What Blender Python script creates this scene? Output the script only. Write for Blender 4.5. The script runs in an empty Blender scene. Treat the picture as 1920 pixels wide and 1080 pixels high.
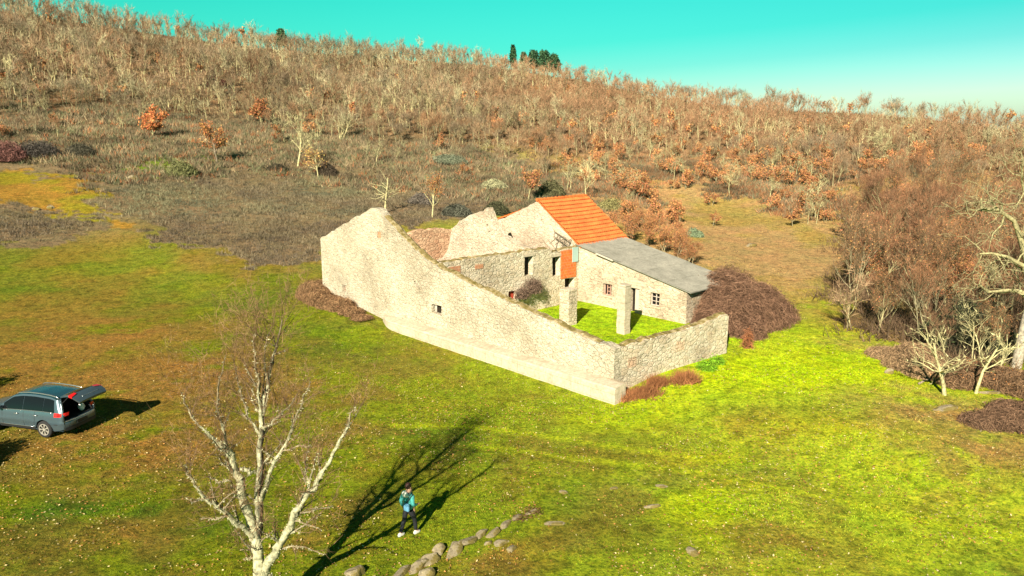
import bpy, bmesh, math, random
import numpy as np
from mathutils import Vector, Matrix
from mathutils.geometry import tessellate_polygon
R = math.radians
scene = bpy.context.scene
COL = scene.collection
rnd = random.Random(7)
rg = np.random.default_rng(11)

# ------------------------------------------------------------------ camera
CAM_H, PITCH, FPX = 13.1, R(12), 1450.0          # drone height in metres, downward tilt, focal length for a 1920 wide frame
cam_d = bpy.data.cameras.new('camera'); cam = bpy.data.objects.new('camera', cam_d); COL.objects.link(cam)
cam.location = (0, 0, CAM_H); cam.rotation_euler = (R(90) - PITCH, 0, 0)
cam_d.sensor_width = 36; cam_d.lens = 36 * FPX / 1920; cam_d.clip_start = 0.2; cam_d.clip_end = 4000
scene.camera = cam

# ------------------------------------------------------------------ sky and sun
SUN_EL, SUN_AZ = R(29.5), R(198)                   # sun behind the camera to the left
w = bpy.data.worlds.new('World'); scene.world = w; w.use_nodes = True
nt = w.node_tree; nt.nodes.clear()
N = nt.nodes.new; LK = nt.links.new
out = N('ShaderNodeOutputWorld'); bg = N('ShaderNodeBackground'); sky = N('ShaderNodeTexSky')
sky.sky_type = 'NISHITA'; sky.sun_disc = False; sky.sun_elevation = SUN_EL; sky.sun_rotation = SUN_AZ
sky.air_density = 1.0; sky.dust_density = 0.6; sky.ozone_density = 2.0
tc = N('ShaderNodeTexCoord'); sep = N('ShaderNodeSeparateXYZ'); LK(tc.outputs['Generated'], sep.inputs[0])
mixr = N('ShaderNodeMath'); mixr.operation = 'MULTIPLY_ADD'; LK(sep.outputs['X'], mixr.inputs[0]); mixr.inputs[1].default_value = -0.07; LK(sep.outputs['Z'], mixr.inputs[2])
ramp = N('ShaderNodeValToRGB'); LK(mixr.outputs[0], ramp.inputs[0])
SKYRAMP = [(0.0, (.40, .53, .50)), (0.03, (.26, .50, .45)), (0.055, (.15, .48, .40)), (0.09, (.07, .51, .37)), (0.16, (.05, .59, .37)), (0.30, (.05, .40, .28)), (0.5, (.07, .15, .14)), (1.0, (.07, .11, .11))]
el = ramp.color_ramp.elements
while len(el) < len(SKYRAMP): el.new(0.5)
for e, (p, c) in zip(el, SKYRAMP): e.position = p; e.color = (*c, 1)
mul = N('ShaderNodeMix'); mul.data_type = 'RGBA'; mul.blend_type = 'MULTIPLY'; mul.inputs['Factor'].default_value = 1
LK(sky.outputs[0], mul.inputs['A']); LK(ramp.outputs[0], mul.inputs['B']); LK(mul.outputs['Result'], bg.inputs[0])
bg.inputs[1].default_value = 0.10; LK(bg.outputs[0], out.inputs[0])
sd = bpy.data.lights.new('sun', 'SUN'); so = bpy.data.objects.new('sun', sd); COL.objects.link(so)
sd.energy = 5.0; sd.angle = R(0.5); sd.color = (1.0, 0.90, 0.74)
sdir = Vector((-math.sin(SUN_AZ) * math.cos(SUN_EL), -math.cos(SUN_AZ) * math.cos(SUN_EL), -math.sin(SUN_EL)))
so.rotation_euler = sdir.to_track_quat('-Z', 'Y').to_euler(); so.location = (0, 0, 60)
scene.view_settings.view_transform = 'Standard'; scene.view_settings.look = 'None'
scene.view_settings.exposure = 1.3; scene.view_settings.gamma = 1
scene.cycles.max_bounces = 4; scene.cycles.diffuse_bounces = 2; scene.cycles.transparent_max_bounces = 4

# ------------------------------------------------------------------ numeric helpers
def vnoise(x, y, s, seed=0):                        # smooth 2-D value noise, 0..1
    x = np.asarray(x, float) / s + seed * 17.31; y = np.asarray(y, float) / s - seed * 9.77
    xi = np.floor(x).astype(np.int64); yi = np.floor(y).astype(np.int64); fx = x - xi; fy = y - yi
    fx = fx * fx * (3 - 2 * fx); fy = fy * fy * (3 - 2 * fy)
    def h(a, b):
        n = (a * 374761393 + b * 668265263 + seed * 974711) & 0x7fffffff
        n = ((n ^ (n >> 13)) * 1274126177) & 0x7fffffff
        return ((n ^ (n >> 16)) & 0xffff) / 65535.0
    return (h(xi, yi) * (1 - fx) + h(xi + 1, yi) * fx) * (1 - fy) + (h(xi, yi + 1) * (1 - fx) + h(xi + 1, yi + 1) * fx) * fy
def fbm(x, y, s, seed=0, oct=4):
    v = 0; a = 0.5; t = 0
    for k in range(oct): v = v + a * vnoise(x, y, s / 2 ** k, seed + k * 3); t += a; a *= 0.55
    return v / t
def sstep(a, b, x):
    t = np.clip((np.asarray(x, float) - a) / (b - a), 0, 1); return t * t * (3 - 2 * t)
CP, SP = math.cos(PITCH), math.sin(PITCH)
def ray(px, py):
    u = (px - 960) / FPX; v = (py - 540) / FPX
    return np.array([u, CP - v * SP, -SP - v * CP])

# ------------------------------------------------------------------ the building's frame: local x runs inward (v), local y along the long wall (u)
BS = 0.96
A0 = np.array([5.14, 37.31]) * BS; UD = np.array([-0.684, 0.729]); VD = np.array([0.729, 0.684]); BZ = CAM_H * (1 - BS)
def buv(x, y):
    dx = x - A0[0]; dy = y - A0[1]
    return (dx * UD[0] + dy * UD[1]) / BS, (dx * VD[0] + dy * VD[1]) / BS

# ------------------------------------------------------------------ terrain
SKYL = [(-900, -100, 240), (-300, -20, 240), (0, 24, 240), (200, 52, 240), (400, 80, 238), (640, 104, 235), (900, 122, 230), (1100, 152, 225), (1250, 186, 215),
        (1400, 206, 205), (1600, 214, 195), (1750, 226, 185), (1860, 241, 175), (1920, 246, 170), (2600, 250, 160), (3500, 250, 160)]
_th = []; _te = []; _dr = []
for px, py, dr in SKYL:
    r = ray(px, py); _th.append(math.atan2(r[0], r[1])); _te.append(r[2] / math.hypot(r[0], r[1])); _dr.append(dr)
def height(x, y):
    x = np.asarray(x, float); y = np.asarray(y, float)
    D = np.hypot(x, y); th = np.arctan2(x, y)
    te = np.interp(th, _th, _te); dr = np.interp(th, _th, _dr)
    hr = CAM_H + dr * te
    t = (D - 60) / (dr - 60)
    front = sstep(-0.3, 0.35, np.cos(th))
    h = hr * np.clip(t, 0, 1) ** 1.38 * front
    h = np.where(t > 1, hr * front - (D - dr) * 0.28 * sstep(0, 25, D - dr), h)
    h = np.maximum(h, -60)
    far = sstep(0.02, 0.5, t) * sstep(1.05, 0.8, t)
    h = h + (fbm(x, y, 38, 5, 3) - 0.5) * 5.0 * far * front
    h = h + (fbm(x, y, 9, 2, 3) - 0.5) * (0.22 + 0.8 * far) * sstep(12, 22, D)
    u, v = buv(x, y)
    inside = (u > 0.3) & (v > 0.3) & (u < 28.6) & (v < 18.1)
    s = np.maximum(sstep(-1.5, 4.5, v), sstep(17, 24, u) * sstep(-9, -1, v)) * sstep(60, 25, np.abs(v))
    s = np.where(inside, 1.0, s)
    near = sstep(9, 2, np.maximum(np.maximum(-u, u - 29), np.maximum(-v, v - 18.4)))   # calm the noise round the walls
    base = (fbm(x, y, 9, 2, 3) - 0.5) * 0.22
    h = h - np.where(t < 0.12, base * near, 0)
    return h + BZ * s
def hz(x, y): return float(height(np.array([x]), np.array([y]))[0])
def site(px, py):                                    # where a line of sight meets the ground (used once, to survey positions)
    r = ray(px, py); t = np.concatenate([np.linspace(8, 60, 500), np.linspace(60, 330, 1400)])
    x = r[0] * t; y = r[1] * t; z = CAM_H + r[2] * t
    b = np.nonzero(z < height(x, y))[0]
    k = b[0] if len(b) else 700 + int(np.argmin((z - height(x, y))[700:]))
    return float(x[k]), float(y[k]), hz(x[k], y[k])
def project(x, y, z):
    z = z - CAM_H; d = y * CP - z * SP; zz = y * SP + z * CP
    return 960 + FPX * x / d, 540 - FPX * zz / d
def inpoly(x, y, poly):
    x = np.asarray(x); y = np.asarray(y); c = np.zeros(x.shape, bool); n = len(poly)
    for i in range(n):
        x1, y1 = poly[i][:2]; x2, y2 = poly[i - 1][:2]
        if y1 == y2: continue
        m = (y1 > y) != (y2 > y); c ^= m & (x < (x2 - x1) * (y - y1) / (y2 - y1) + x1)
    return c
def zone(pts): return [site(*p)[:2] for p in pts]
def soft(x, y, poly, wob=1.5, seed=3, fall=None):   # zone test with a wandering edge
    d = np.hypot(x, y) / 60.0
    wob = wob * 1.4; x = x + (vnoise(x, y, .9, 5) - .5) * 1.6 * np.minimum(d, 1.6); y = y + (vnoise(x, y, .9, 6) - .5) * 3.0 * np.minimum(d, 1.6)
    xx = x + (fbm(x, y, 7, seed, 4) - 0.5) * 5 * wob * d; yy = y + (fbm(x, y, 7, seed + 9, 3) - 0.5) * 8 * wob * d
    return inpoly(xx, yy, poly)
Z_HEATH = zone([(195, 352), (420, 322), (640, 330), (830, 345), (905, 385), (900, 420), (640, 440), (600, 470), (600, 495), (450, 498), (330, 465), (255, 425), (225, 388)])
Z_HEATH2 = zone([(-160, 385), (60, 378), (185, 392), (180, 425), (80, 452), (-160, 455)])
Z_SCRUB = zone([(-200, 215), (200, 205), (460, 225), (640, 250), (850, 275), (1060, 320), (1080, 370), (1000, 400), (860, 380), (640, 332), (420, 322), (200, 352), (120, 322), (40, 300), (-200, 290)])
Z_PATH = zone([(-200, 300), (60, 305), (140, 330), (230, 385), (265, 430), (190, 445), (185, 392), (60, 378), (-200, 385)])
Z_GREEN1 = zone([(270, 300), (330, 290), (440, 300), (440, 325), (300, 335), (262, 320)])
Z_MEADOW = zone([(1230, 345), (1330, 338), (1420, 380), (1550, 405), (1535, 520), (1540, 620), (1400, 620), (1320, 520), (1190, 470), (1170, 400)])
Z_COPSE = zone([(1572, 545), (1585, 470), (1595, 410), (1615, 385), (1900, 378), (2060, 400), (2060, 650), (1940, 690), (1870, 690), (1780, 690), (1690, 655), (1600, 605)])
Z_LIME = zone([(1240, 742), (1370, 655), (1500, 640), (1560, 640), (1690, 690), (1780, 760), (1650, 810), (1480, 790), (1330, 800)])
Z_CARBROWN = zone([(-300, 640), (60, 560), (330, 600), (420, 700), (330, 790), (300, 900), (60, 930), (-300, 900)])
FOREST = [site(p[0], p[1])[:2] for p in [(-300, 222), (-100, 222), (200, 212), (450, 222), (650, 258), (850, 275), (1060, 300), (1250, 300), (1500, 320), (1560, 350), (1900, 330), (2300, 330)]]
_fth = [math.atan2(a, b) for a, b in FOREST]; _fd = [math.hypot(a, b) for a, b in FOREST]
def forest_edge(th): return np.interp(th, _fth, _fd)

def sblobs(lst): return [(*site(a, b)[:2], rx, ry, c, w_) for a, b, rx, ry, c, w_ in lst]
LIME = (.30, .40, .005); YEL = (.27, .28, .010); BRN = (.21, .115, .028); DGR = (.045, .105, .006); OLB = (.20, .17, .02); DRK = (.11, .095, .012)
BLOBS = sblobs([(1440, 705, 6, 3.2, LIME, 1), (1330, 705, 2.5, 1.8, LIME, .8), (1560, 655, 3.5, 4, LIME, .8), (1640, 715, 2.5, 2.5, LIME, .6), (1180, 775, 3, 1.6, LIME, .5), (1700, 850, 2.4, 2.2, LIME, .35), (1430, 800, 2.8, 1.5, OLB, .75), (1340, 960, 1.2, 2.0, LIME, .8), (1300, 860, 2.2, .8, YEL, .5), (1560, 800, 2.5, 1.5, YEL, .5),
    (1420, 990, 1.6, 1.2, BRN, .45), (1200, 1000, 3, 1.5, DRK, .45), (1000, 940, 2.5, 1.4, DRK, .5), (1100, 870, 3, 1, DRK, .4), (1760, 930, 3, 2, OLB, .5), (1850, 860, 3, 2, (.26, .18, .05), .6), (1720, 760, 3, 1.6, (.27, .18, .06), .6), (1530, 570, 3, 7, (.25, .19, .04), .85), (1500, 520, 4, 5, (.27, .20, .06), .8), (1590, 640, 2.2, 1.6, (.27, .17, .06), .7), (1800, 790, 3.5, 1.4, (.29, .17, .065), .85), (1880, 840, 2.5, 1.6, (.28, .17, .06), .7), (1660, 730, 1.6, 1.0, (.26, .18, .06), .6),
    (130, 620, 9, 6, BRN, .95), (330, 700, 5, 3.5, BRN, .9), (250, 830, 5, 3, BRN, .95), (60, 720, 6, 4, BRN, .9), (420, 760, 2.5, 2, BRN, .8), (610, 740, 3, 2, BRN, .55), (820, 660, 3.5, 1.2, BRN, .35), (650, 860, 2, 1.5, BRN, .5), (300, 1000, 2, 1, BRN, .5), (620, 1010, 1.4, .8, BRN, .6), (920, 1060, 1.5, .8, BRN, .6),
    (230, 950, 2.2, .8, DGR, .95), (420, 985, 1.4, .8, DGR, .8), (80, 960, 1.6, .8, DGR, .7), (480, 560, 5, 4, DGR, .6), (640, 660, 3, 2, DGR, .55), (230, 500, 7, 6, (.14, .17, .01), .7), (850, 830, 2, 1.5, DGR, .5), (600, 620, 4, 2, DGR, .45), (80, 560, 5, 2.4, DRK, .6), (40, 545, 4, 1.2, DGR, .7), (420, 470, 6, 6, (.24, .17, .05), .7), (560, 480, 5, 6, (.24, .17, .06), .8)])
TRACKS = [[site(*p)[:2] for p in t] for t in ([(740, 798), (880, 800), (1000, 815), (1150, 838), (1300, 858), (1420, 868)], [(900, 838), (1000, 850), (1180, 872), (1320, 888), (1400, 905), (1560, 935), (1700, 975), (1900, 1010)])]
def pdist(x, y, pl):
    d = np.full(x.shape, 1e9)
    for (x1, y1), (x2, y2) in zip(pl, pl[1:]):
        t = np.clip(((x - x1) * (x2 - x1) + (y - y1) * (y2 - y1)) / ((x2 - x1) ** 2 + (y2 - y1) ** 2), 0, 1); d = np.minimum(d, np.hypot(x - x1 - t * (x2 - x1), y - y1 - t * (y2 - y1)))
    return d
def ground_colour(x, y):
    x = np.asarray(x, float); y = np.asarray(y, float)
    D = np.hypot(x, y); th = np.arctan2(x, y)
    def C(*c): return np.array(c, float)[None, :]
    def mix(a, b, f): return a * (1 - f[:, None]) + b * f[:, None]
    n1 = fbm(x, y, 6, 21, 4); n2 = fbm(x, y, 2.2, 33, 4); n3 = fbm(x, y, 14, 41, 3); n4 = fbm(x, y, .7, 77, 3)
    side = sstep(-14, 14, x + 0.25 * (y - 30))
    olive = C(.155, .19, .008); green = C(.085, .175, .007); brown = C(.195, .135, .03); lime = C(.27, .37, .004); yel = C(.25, .315, .009)
    c = mix(olive + 0 * x[:, None], yel, side * (0.25 + 0.6 * n3))
    c = mix(c, green, sstep(.52, .72, n1 * .6 + n2 * .4) * (.75 - .35 * side))
    c = mix(c, brown, sstep(.46, .62, n3 * .45 + n2 * .55 - .10 * side + .04) * (.75 - .5 * side))
    c = c * (1 - .20 * (1 - side) + .10 * side)[:, None] + .006 * side[:, None]
    wx = x + (fbm(x, y, 3, 61, 3) - .5) * 3.0; wy = y + (fbm(x, y, 3, 67, 3) - .5) * 3.0
    for bx, by, rx, ry, cc, w_ in BLOBS:
        q = np.exp(-(((wx - bx) / rx) ** 2 + ((wy - by) / ry) ** 2)) * 1.35; q = np.clip(q, 0, 1) * w_
        if cc[0] < .24 or cc[1] < .2: q = q * sstep(.28, .55, n2 * .6 + n4 * .4)
        c = mix(c, C(*cc) * (0.8 + .4 * n2)[:, None], q)
    c = mix(c, C(*DRK), sstep(.50, .60, n4 * .55 + n2 * .45) * sstep(60, 22, D) * .65 * (1 - .6 * side))
    c = mix(c, C(.30, .36, .01), np.maximum(sstep(.42, .08, pdist(x, y, TRACKS[0])), sstep(.42, .08, pdist(x, y, TRACKS[1]))) * (.25 + .5 * n1))
    # courtyard grass
    u, v = buv(x, y); ins = (u > .2) & (u < 14.6) & (v > .2) & (v < 13.6)
    c = np.where(ins[:, None], C(.22, .33, .008) * (.6 + .8 * n2)[:, None], c)
    ins2 = (u >= 14.6) & (u < 29) & (v > .2) & (v < 18.3); c = np.where(ins2[:, None], C(.17, .12, .05), c)
    # further out
    straw = C(.29, .19, .085); litter = C(.185, .115, .060); heath = C(.155, .115, .065); orange = C(.24, .135, .022)
    c = mix(c, mix(C(.17, .12, .02) + 0 * x[:, None], C(.12, .14, .012), sstep(.4, .6, n1)), sstep(52, 62, D) * sstep(.0, -.15, th) * .6)
    f = sstep(58, 78, D) * sstep(-.04, .06, th); c = mix(c, mix(straw + 0 * x[:, None], C(.24, .175, .05), sstep(.5, .7, n1)), f)
    f = soft(x, y, Z_MEADOW, 1.5, 6) * sstep(55, 68, D); c = mix(c, mix(straw + 0 * x[:, None], C(.25, .185, .055), sstep(.45, .65, n1)), f * .95)
    f = sstep(78, 92, D) * sstep(.1, -.1, th); c = mix(c, heath, f)
    c = mix(c, heath * (0.7 + .6 * n2)[:, None], soft(x, y, Z_HEATH, .8, 7) * 1.0)
    c = mix(c, heath * (0.6 + .6 * n2)[:, None], soft(x, y, Z_HEATH2, .8, 8) * 1.0)
    c = mix(c, heath * (0.7 + .6 * n2)[:, None], soft(x, y, Z_SCRUB, .8, 9) * 1.0)
    c = mix(c, mix(orange + 0 * x[:, None], C(.19, .16, .012), sstep(.48, .62, n1)), soft(x, y, Z_PATH, .8, 10) * .95)
    c = mix(c, C(.12, .19, .01), soft(x, y, Z_GREEN1, .8, 12) * sstep(.35, .5, n1) * .9)
    f = sstep(-2, 8, D - forest_edge(th)); c = mix(c, litter * (0.75 + .5 * n1)[:, None], f)
    c = mix(c, litter * (0.6 + .6 * n1)[:, None], soft(x, y, Z_COPSE, .8, 13) * .9)
    c = mix(c, C(.19, .21, .02), inpoly(x, y, zone([(1830, 370), (2100, 350), (2100, 440), (1850, 470)])) * .8)
    return np.clip(c * (1.13 + .10 * side)[:, None], .002, 1)

# ------------------------------------------------------------------ materials
def M(name, col=(.5, .5, .5), rough=.8, metal=0, spec=.3, trans=0):
    m = bpy.data.materials.new(name); m.use_nodes = True; b = m.node_tree.nodes['Principled BSDF']
    b.inputs['Base Color'].default_value = (*col, 1); b.inputs['Roughness'].default_value = rough
    b.inputs['Metallic'].default_value = metal; b.inputs['Specular IOR Level'].default_value = spec
    b.inputs['Transmission Weight'].default_value = trans
    return m
class G:                                             # small node-graph writer
    def __init__(s, m): s.m = m; s.t = m.node_tree; s.b = s.t.nodes['Principled BSDF']
    def n(s, typ, **k):
        x = s.t.nodes.new(typ)
        for a, v in k.items(): setattr(x, a, v)
        return x
    def l(s, a, b): s.t.links.new(a, b)
    def coords(s, sc=(1, 1, 1), kind='Object'):
        c = s.n('ShaderNodeTexCoord'); mp = s.n('ShaderNodeMapping'); mp.inputs['Scale'].default_value = sc; s.l(c.outputs[kind], mp.inputs[0]); return mp.outputs[0]
    def noise(s, v, scale, det=4, rough=.6):
        x = s.n('ShaderNodeTexNoise'); x.inputs['Scale'].default_value = scale; x.inputs['Detail'].default_value = det; x.inputs['Roughness'].default_value = rough
        s.l(v, x.inputs['Vector']); return x
    def ramp(s, f, stops):
        x = s.n('ShaderNodeValToRGB'); e = x.color_ramp.elements
        while len(e) < len(stops): e.new(.5)
        for q, (p, c) in zip(e, stops): q.position = p; q.color = (*c, 1) if len(c) == 3 else c
        s.l(f, x.inputs[0]); return x.outputs[0]
    def mix(s, a, b, f, mode='MIX'):
        x = s.n('ShaderNodeMix'); x.data_type = 'RGBA'; x.blend_type = mode
        for sock, v in (('A', a), ('B', b), ('Factor', f)):
            if isinstance(v, (int, float)): x.inputs[sock].default_value = v
            elif isinstance(v, tuple): x.inputs[sock].default_value = (*v, 1)
            else: s.l(v, x.inputs[sock])
        return x.outputs['Result']
    def bump(s, h, st, dist=.05):
        x = s.n('ShaderNodeBump'); x.inputs['Strength'].default_value = st; x.inputs['Distance'].default_value = dist
        s.l(h, x.inputs['Height']); s.l(x.outputs[0], s.b.inputs['Normal'])
    def col(s, c): s.l(c, s.b.inputs['Base Color'])

def grey(v): return (v, v, v)
def stone_mat(name, base, dark, warm, scale=2.3, plaster=0.0, lich=.5, joint=.5):
    m = M(name, base, .95, 0, .1); g = G(m); v = g.coords((1, 1, 1.7))
    nz = g.noise(v, 1.6, 4); warp = g.mix(v, nz.outputs['Color'], .12)
    vo = g.n('ShaderNodeTexVoronoi', feature='DISTANCE_TO_EDGE'); vo.inputs['Scale'].default_value = scale; g.l(warp, vo.inputs['Vector'])
    vc = g.n('ShaderNodeTexVoronoi', feature='F1'); vc.inputs['Scale'].default_value = scale; g.l(warp, vc.inputs['Vector'])
    var = g.noise(g.coords(), .35, 4, .65); c = g.mix(base, warm, g.ramp(vc.outputs['Color'], [(.2, grey(0)), (.8, grey(1))]))
    fine = g.noise(v, 9, 5); c = g.mix(c, (.5, .5, .5), .55, 'SOFT_LIGHT') if False else c
    c = g.mix(c, g.ramp(fine.outputs['Fac'], [(.25, grey(.55)), (.6, grey(1.1))]), .8, 'MULTIPLY')
    big = g.noise(v, .55, 5, .7)
    jn = g.noise(v, 2.2, 3, .6); pm = g.ramp(g.mix(big.outputs['Fac'], jn.outputs['Fac'], .5), [(.42, grey(0)), (.54, grey(1))])        # render still clinging to the stones
    edge = g.ramp(vo.outputs['Distance'], [(.0, grey(joint)), (.035, grey(.6 + joint * .4)), (.07, grey(1))])
    ef = g.mix(edge, grey(1), g.mix(grey(plaster * .5), grey(min(1, plaster + .35)), pm))
    c = g.mix(c, ef, 1.0, 'MULTIPLY')
    ln = g.noise(v, 2.7, 6, .75); lm = g.ramp(ln.outputs['Fac'], [(.50, grey(0)), (.64, grey(lich))])
    c = g.mix(c, dark, lm)
    c = g.mix(c, g.ramp(var.outputs['Fac'], [(.35, (.74, .72, .70)), (.5, grey(.98)), (.65, (1.12, 1.12, 1.14))]), 1.0, 'MULTIPLY')
    fl = g.noise(g.coords((1, 1, 2.6)), 5.5, 3, .5); c = g.mix(c, g.ramp(fl.outputs['Fac'], [(.33, grey(.30)), (.41, grey(1))]), .8, 'MULTIPLY')
    g.col(c)
    hh = g.mix(g.ramp(vo.outputs['Distance'], [(0, grey(0)), (.12, grey(1))]), fine.outputs['Fac'], .45)
    g.bump(hh, .75, .06)
    return m
MAT = {}
MAT['stone'] = stone_mat('granite_rubble', (.48, .42, .315), (.25, .23, .16), (.43, .365, .26), 3.4, .9, .6, .35)
MAT['stone_side'] = stone_mat('granite_rubble_lichened', (.55, .48, .36), (.25, .23, .15), (.50, .40, .28), 3.1, .8, .65, .45)
MAT['stone_inner'] = stone_mat('weathered_render', (.58, .50, .37), (.28, .25, .16), (.52, .42, .29), 3.0, .85, .55, .6)
MAT['plaster'] = stone_mat('pink_plaster', (.53, .45, .335), (.30, .24, .16), (.49, .385, .275), 3.0, .8, .5, .5)
MAT['red_rubble'] = stone_mat('reddish_rubble', (.46, .27, .16), (.16, .07, .035), (.54, .36, .22), 2.6, .2, .6)
def ashlar_mat(name, c1, c2, mortar, sx=.8, sy=.32, rot=None, ms=.012):
    m = M(name, c1, .95, 0, .1); g = G(m)
    c = g.n('ShaderNodeTexCoord'); sp = g.n('ShaderNodeSeparateXYZ'); g.l(c.outputs['Object'], sp.inputs[0])
    ad = g.n('ShaderNodeMath', operation='ADD'); g.l(sp.outputs['X'], ad.inputs[0]); g.l(sp.outputs['Y'], ad.inputs[1])
    cb = g.n('ShaderNodeCombineXYZ'); g.l(ad.outputs[0], cb.inputs[0]); g.l(sp.outputs['Z'], cb.inputs[1])
    br = g.n('ShaderNodeTexBrick'); g.l(cb.outputs[0], br.inputs['Vector']); br.inputs['Scale'].default_value = 1
    br.inputs['Brick Width'].default_value = sx; br.inputs['Row Height'].default_value = sy; br.inputs['Mortar Size'].default_value = ms
    br.inputs['Color1'].default_value = (*c1, 1); br.inputs['Color2'].default_value = (*c2, 1); br.inputs['Mortar'].default_value = (*mortar, 1)
    nz = g.noise(c.outputs['Object'], 6, 6, .7)
    cc = g.mix(br.outputs['Color'], g.ramp(nz.outputs['Fac'], [(.3, grey(.6)), (.6, grey(1.1))]), .8, 'MULTIPLY')
    bn = g.noise(c.outputs['Object'], 1.1, 5, .7); cc = g.mix(cc, (.25, .22, .14), g.ramp(bn.outputs['Fac'], [(.5, grey(0)), (.7, grey(.5))]))
    g.col(cc); g.bump(nz.outputs['Fac'], .5, .03)
    return m
MAT['ashlar'] = ashlar_mat('granite_blocks', (.47, .395, .29), (.43, .36, .26), (.33, .265, .175), 1.3, .42)
MAT['brick'] = ashlar_mat('hollow_clay_brick', (.62, .16, .035), (.52, .12, .03), (.45, .22, .12), .3, .2, ms=.01)
MAT['brick2'] = ashlar_mat('worn_clay_brick', (.44, .20, .11), (.38, .17, .09), (.40, .28, .17), .3, .2)
MAT['moss_cap'] = M('mossy_coping', (.16, .13, .04), 1, 0, .05)
g = G(MAT['moss_cap']); v = g.coords(); nz = g.noise(v, 3.2, 6, .7); g.col(g.ramp(nz.outputs['Fac'], [(.35, (.10, .085, .02)), (.5, (.20, .15, .06)), (.65, (.38, .31, .18))])); g.bump(nz.outputs['Fac'], .7, .06)
MAT['tile'] = M('orange_clay_tile', (.62, .17, .03), .8, 0, .2)
g = G(MAT['tile']); v = g.coords(); n1 = g.noise(v, 1.2, 5, .7); n2 = g.noise(v, 7, 3)
c = g.mix((.60, .165, .040), (.46, .105, .025), g.ramp(n1.outputs['Fac'], [(.35, grey(0)), (.65, grey(1))]))
c = g.mix(c, g.ramp(n2.outputs['Fac'], [(.3, grey(.65)), (.6, grey(1.08))]), .9, 'MULTIPLY')
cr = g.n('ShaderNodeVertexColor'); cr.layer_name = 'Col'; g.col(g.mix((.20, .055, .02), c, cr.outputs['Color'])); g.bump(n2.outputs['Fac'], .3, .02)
MAT['sheet'] = M('fibre_cement_sheet', (.25, .24, .20), .85, 0, .2)
g = G(MAT['sheet']); v = g.coords(); n1 = g.noise(v, .9, 6, .7); n2 = g.noise(v, 6, 5, .7)
c = g.ramp(n1.outputs['Fac'], [(.3, (.145, .138, .11)), (.5, (.20, .19, .155)), (.7, (.25, .235, .19))]); g.col(g.mix(c, g.ramp(n2.outputs['Fac'], [(.3, grey(.7)), (.6, grey(1.08))]), .8, 'MULTIPLY'))
def wood(name, c1, c2):
    m = M(name, c1, .85, 0, .15); g = G(m); v = g.coords((1, 1, .2)); n = g.noise(v, 14, 5, .6); g.col(g.ramp(n.outputs['Fac'], [(.35, c1), (.65, c2)])); return m
MAT['wood'] = wood('weathered_wood', (.30, .24, .17), (.16, .12, .08)); MAT['darkwood_shade'] = wood('dark_wood_and_shade', (.03, .022, .015), (.012, .01, .008))  # the dark wood tone also backs openings as painted shade
MAT['redpaint'] = wood('peeling_red_paint', (.42, .05, .02), (.28, .05, .03)); MAT['paleframe'] = wood('pale_window_frame', (.5, .44, .38), (.36, .28, .22))
MAT['rustframe'] = wood('rusty_frame', (.36, .14, .08), (.45, .34, .27)); MAT['paledoor'] = wood('pale_door', (.50, .44, .35), (.40, .34, .26))
MAT['dglass'] = M('dark_glass', (.006, .007, .008), .12, 0, .22)
MAT['cloudglass'] = M('dusty_bluish_pane', (.30, .42, .38), .5, 0, .4)
# vegetation: colour comes from the mesh, with variation from object to object and leaf to leaf
def veg_mat(name, rough=.85, var=.25, scale=3.0, lo=.72):
    m = M(name, (.1, .1, .1), rough, 0, .12); g = G(m)
    a = g.n('ShaderNodeVertexColor'); a.layer_name = 'Col'
    oi = g.n('ShaderNodeObjectInfo'); mr = g.n('ShaderNodeMapRange'); g.l(oi.outputs['Random'], mr.inputs[0]); mr.inputs['To Min'].default_value = 1 - var; mr.inputs['To Max'].default_value = 1 + var
    v = g.coords(); n = g.noise(v, scale, 3); rp = g.ramp(n.outputs['Fac'], [(.32, grey(lo)), (.6, grey(1.2))])
    c = g.mix(a.outputs['Color'], rp, .9, 'MULTIPLY')
    hs = g.n('ShaderNodeHueSaturation'); g.l(c, hs.inputs['Color']); g.l(mr.outputs[0], hs.inputs['Value']); g.col(hs.outputs[0]); return m
MAT['veg'] = veg_mat('foliage_and_twigs'); MAT['bark'] = veg_mat('lichened_bark', .95, .15, 7.0, .42); MAT['blade'] = veg_mat('grass_blades', .7, .0, 1.0)
m = MAT['ground'] = M('meadow_soil', (.1, .1, .02), 1, 0, .05); g = G(m)
a = g.n('ShaderNodeVertexColor'); a.layer_name = 'Col'; v = g.coords()
n1 = g.noise(v, 1.7, 8, .72); n2 = g.noise(v, 6.5, 7, .78); n3 = g.noise(v, .35, 5, .7)
c = g.mix(a.outputs['Color'], g.ramp(n1.outputs['Fac'], [(.36, grey(.55)), (.5, grey(1.02)), (.64, grey(1.4))]), .9, 'MULTIPLY')
c = g.mix(c, g.ramp(n2.outputs['Fac'], [(.38, (.28, .36, .4)), (.5, (1.02, 1.02, 1)), (.62, (1.75, 1.4, 1.1))]), .8, 'MULTIPLY')
c = g.mix(c, g.ramp(n3.outputs['Fac'], [(.35, (.85, 1.0, .9)), (.65, (1.12, 1.0, 1.0))]), .8, 'MULTIPLY')
g.col(c); hh = g.mix(n1.outputs['Fac'], n2.outputs['Fac'], .5); g.bump(hh, 1.0, .20)
m = MAT['rock'] = M('lichened_granite', (.4, .35, .25), .95, 0, .1); g = G(m); v = g.coords(); n1 = g.noise(v, 3.5, 7, .7); n2 = g.noise(v, 1.6, 5, .7)
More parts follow.
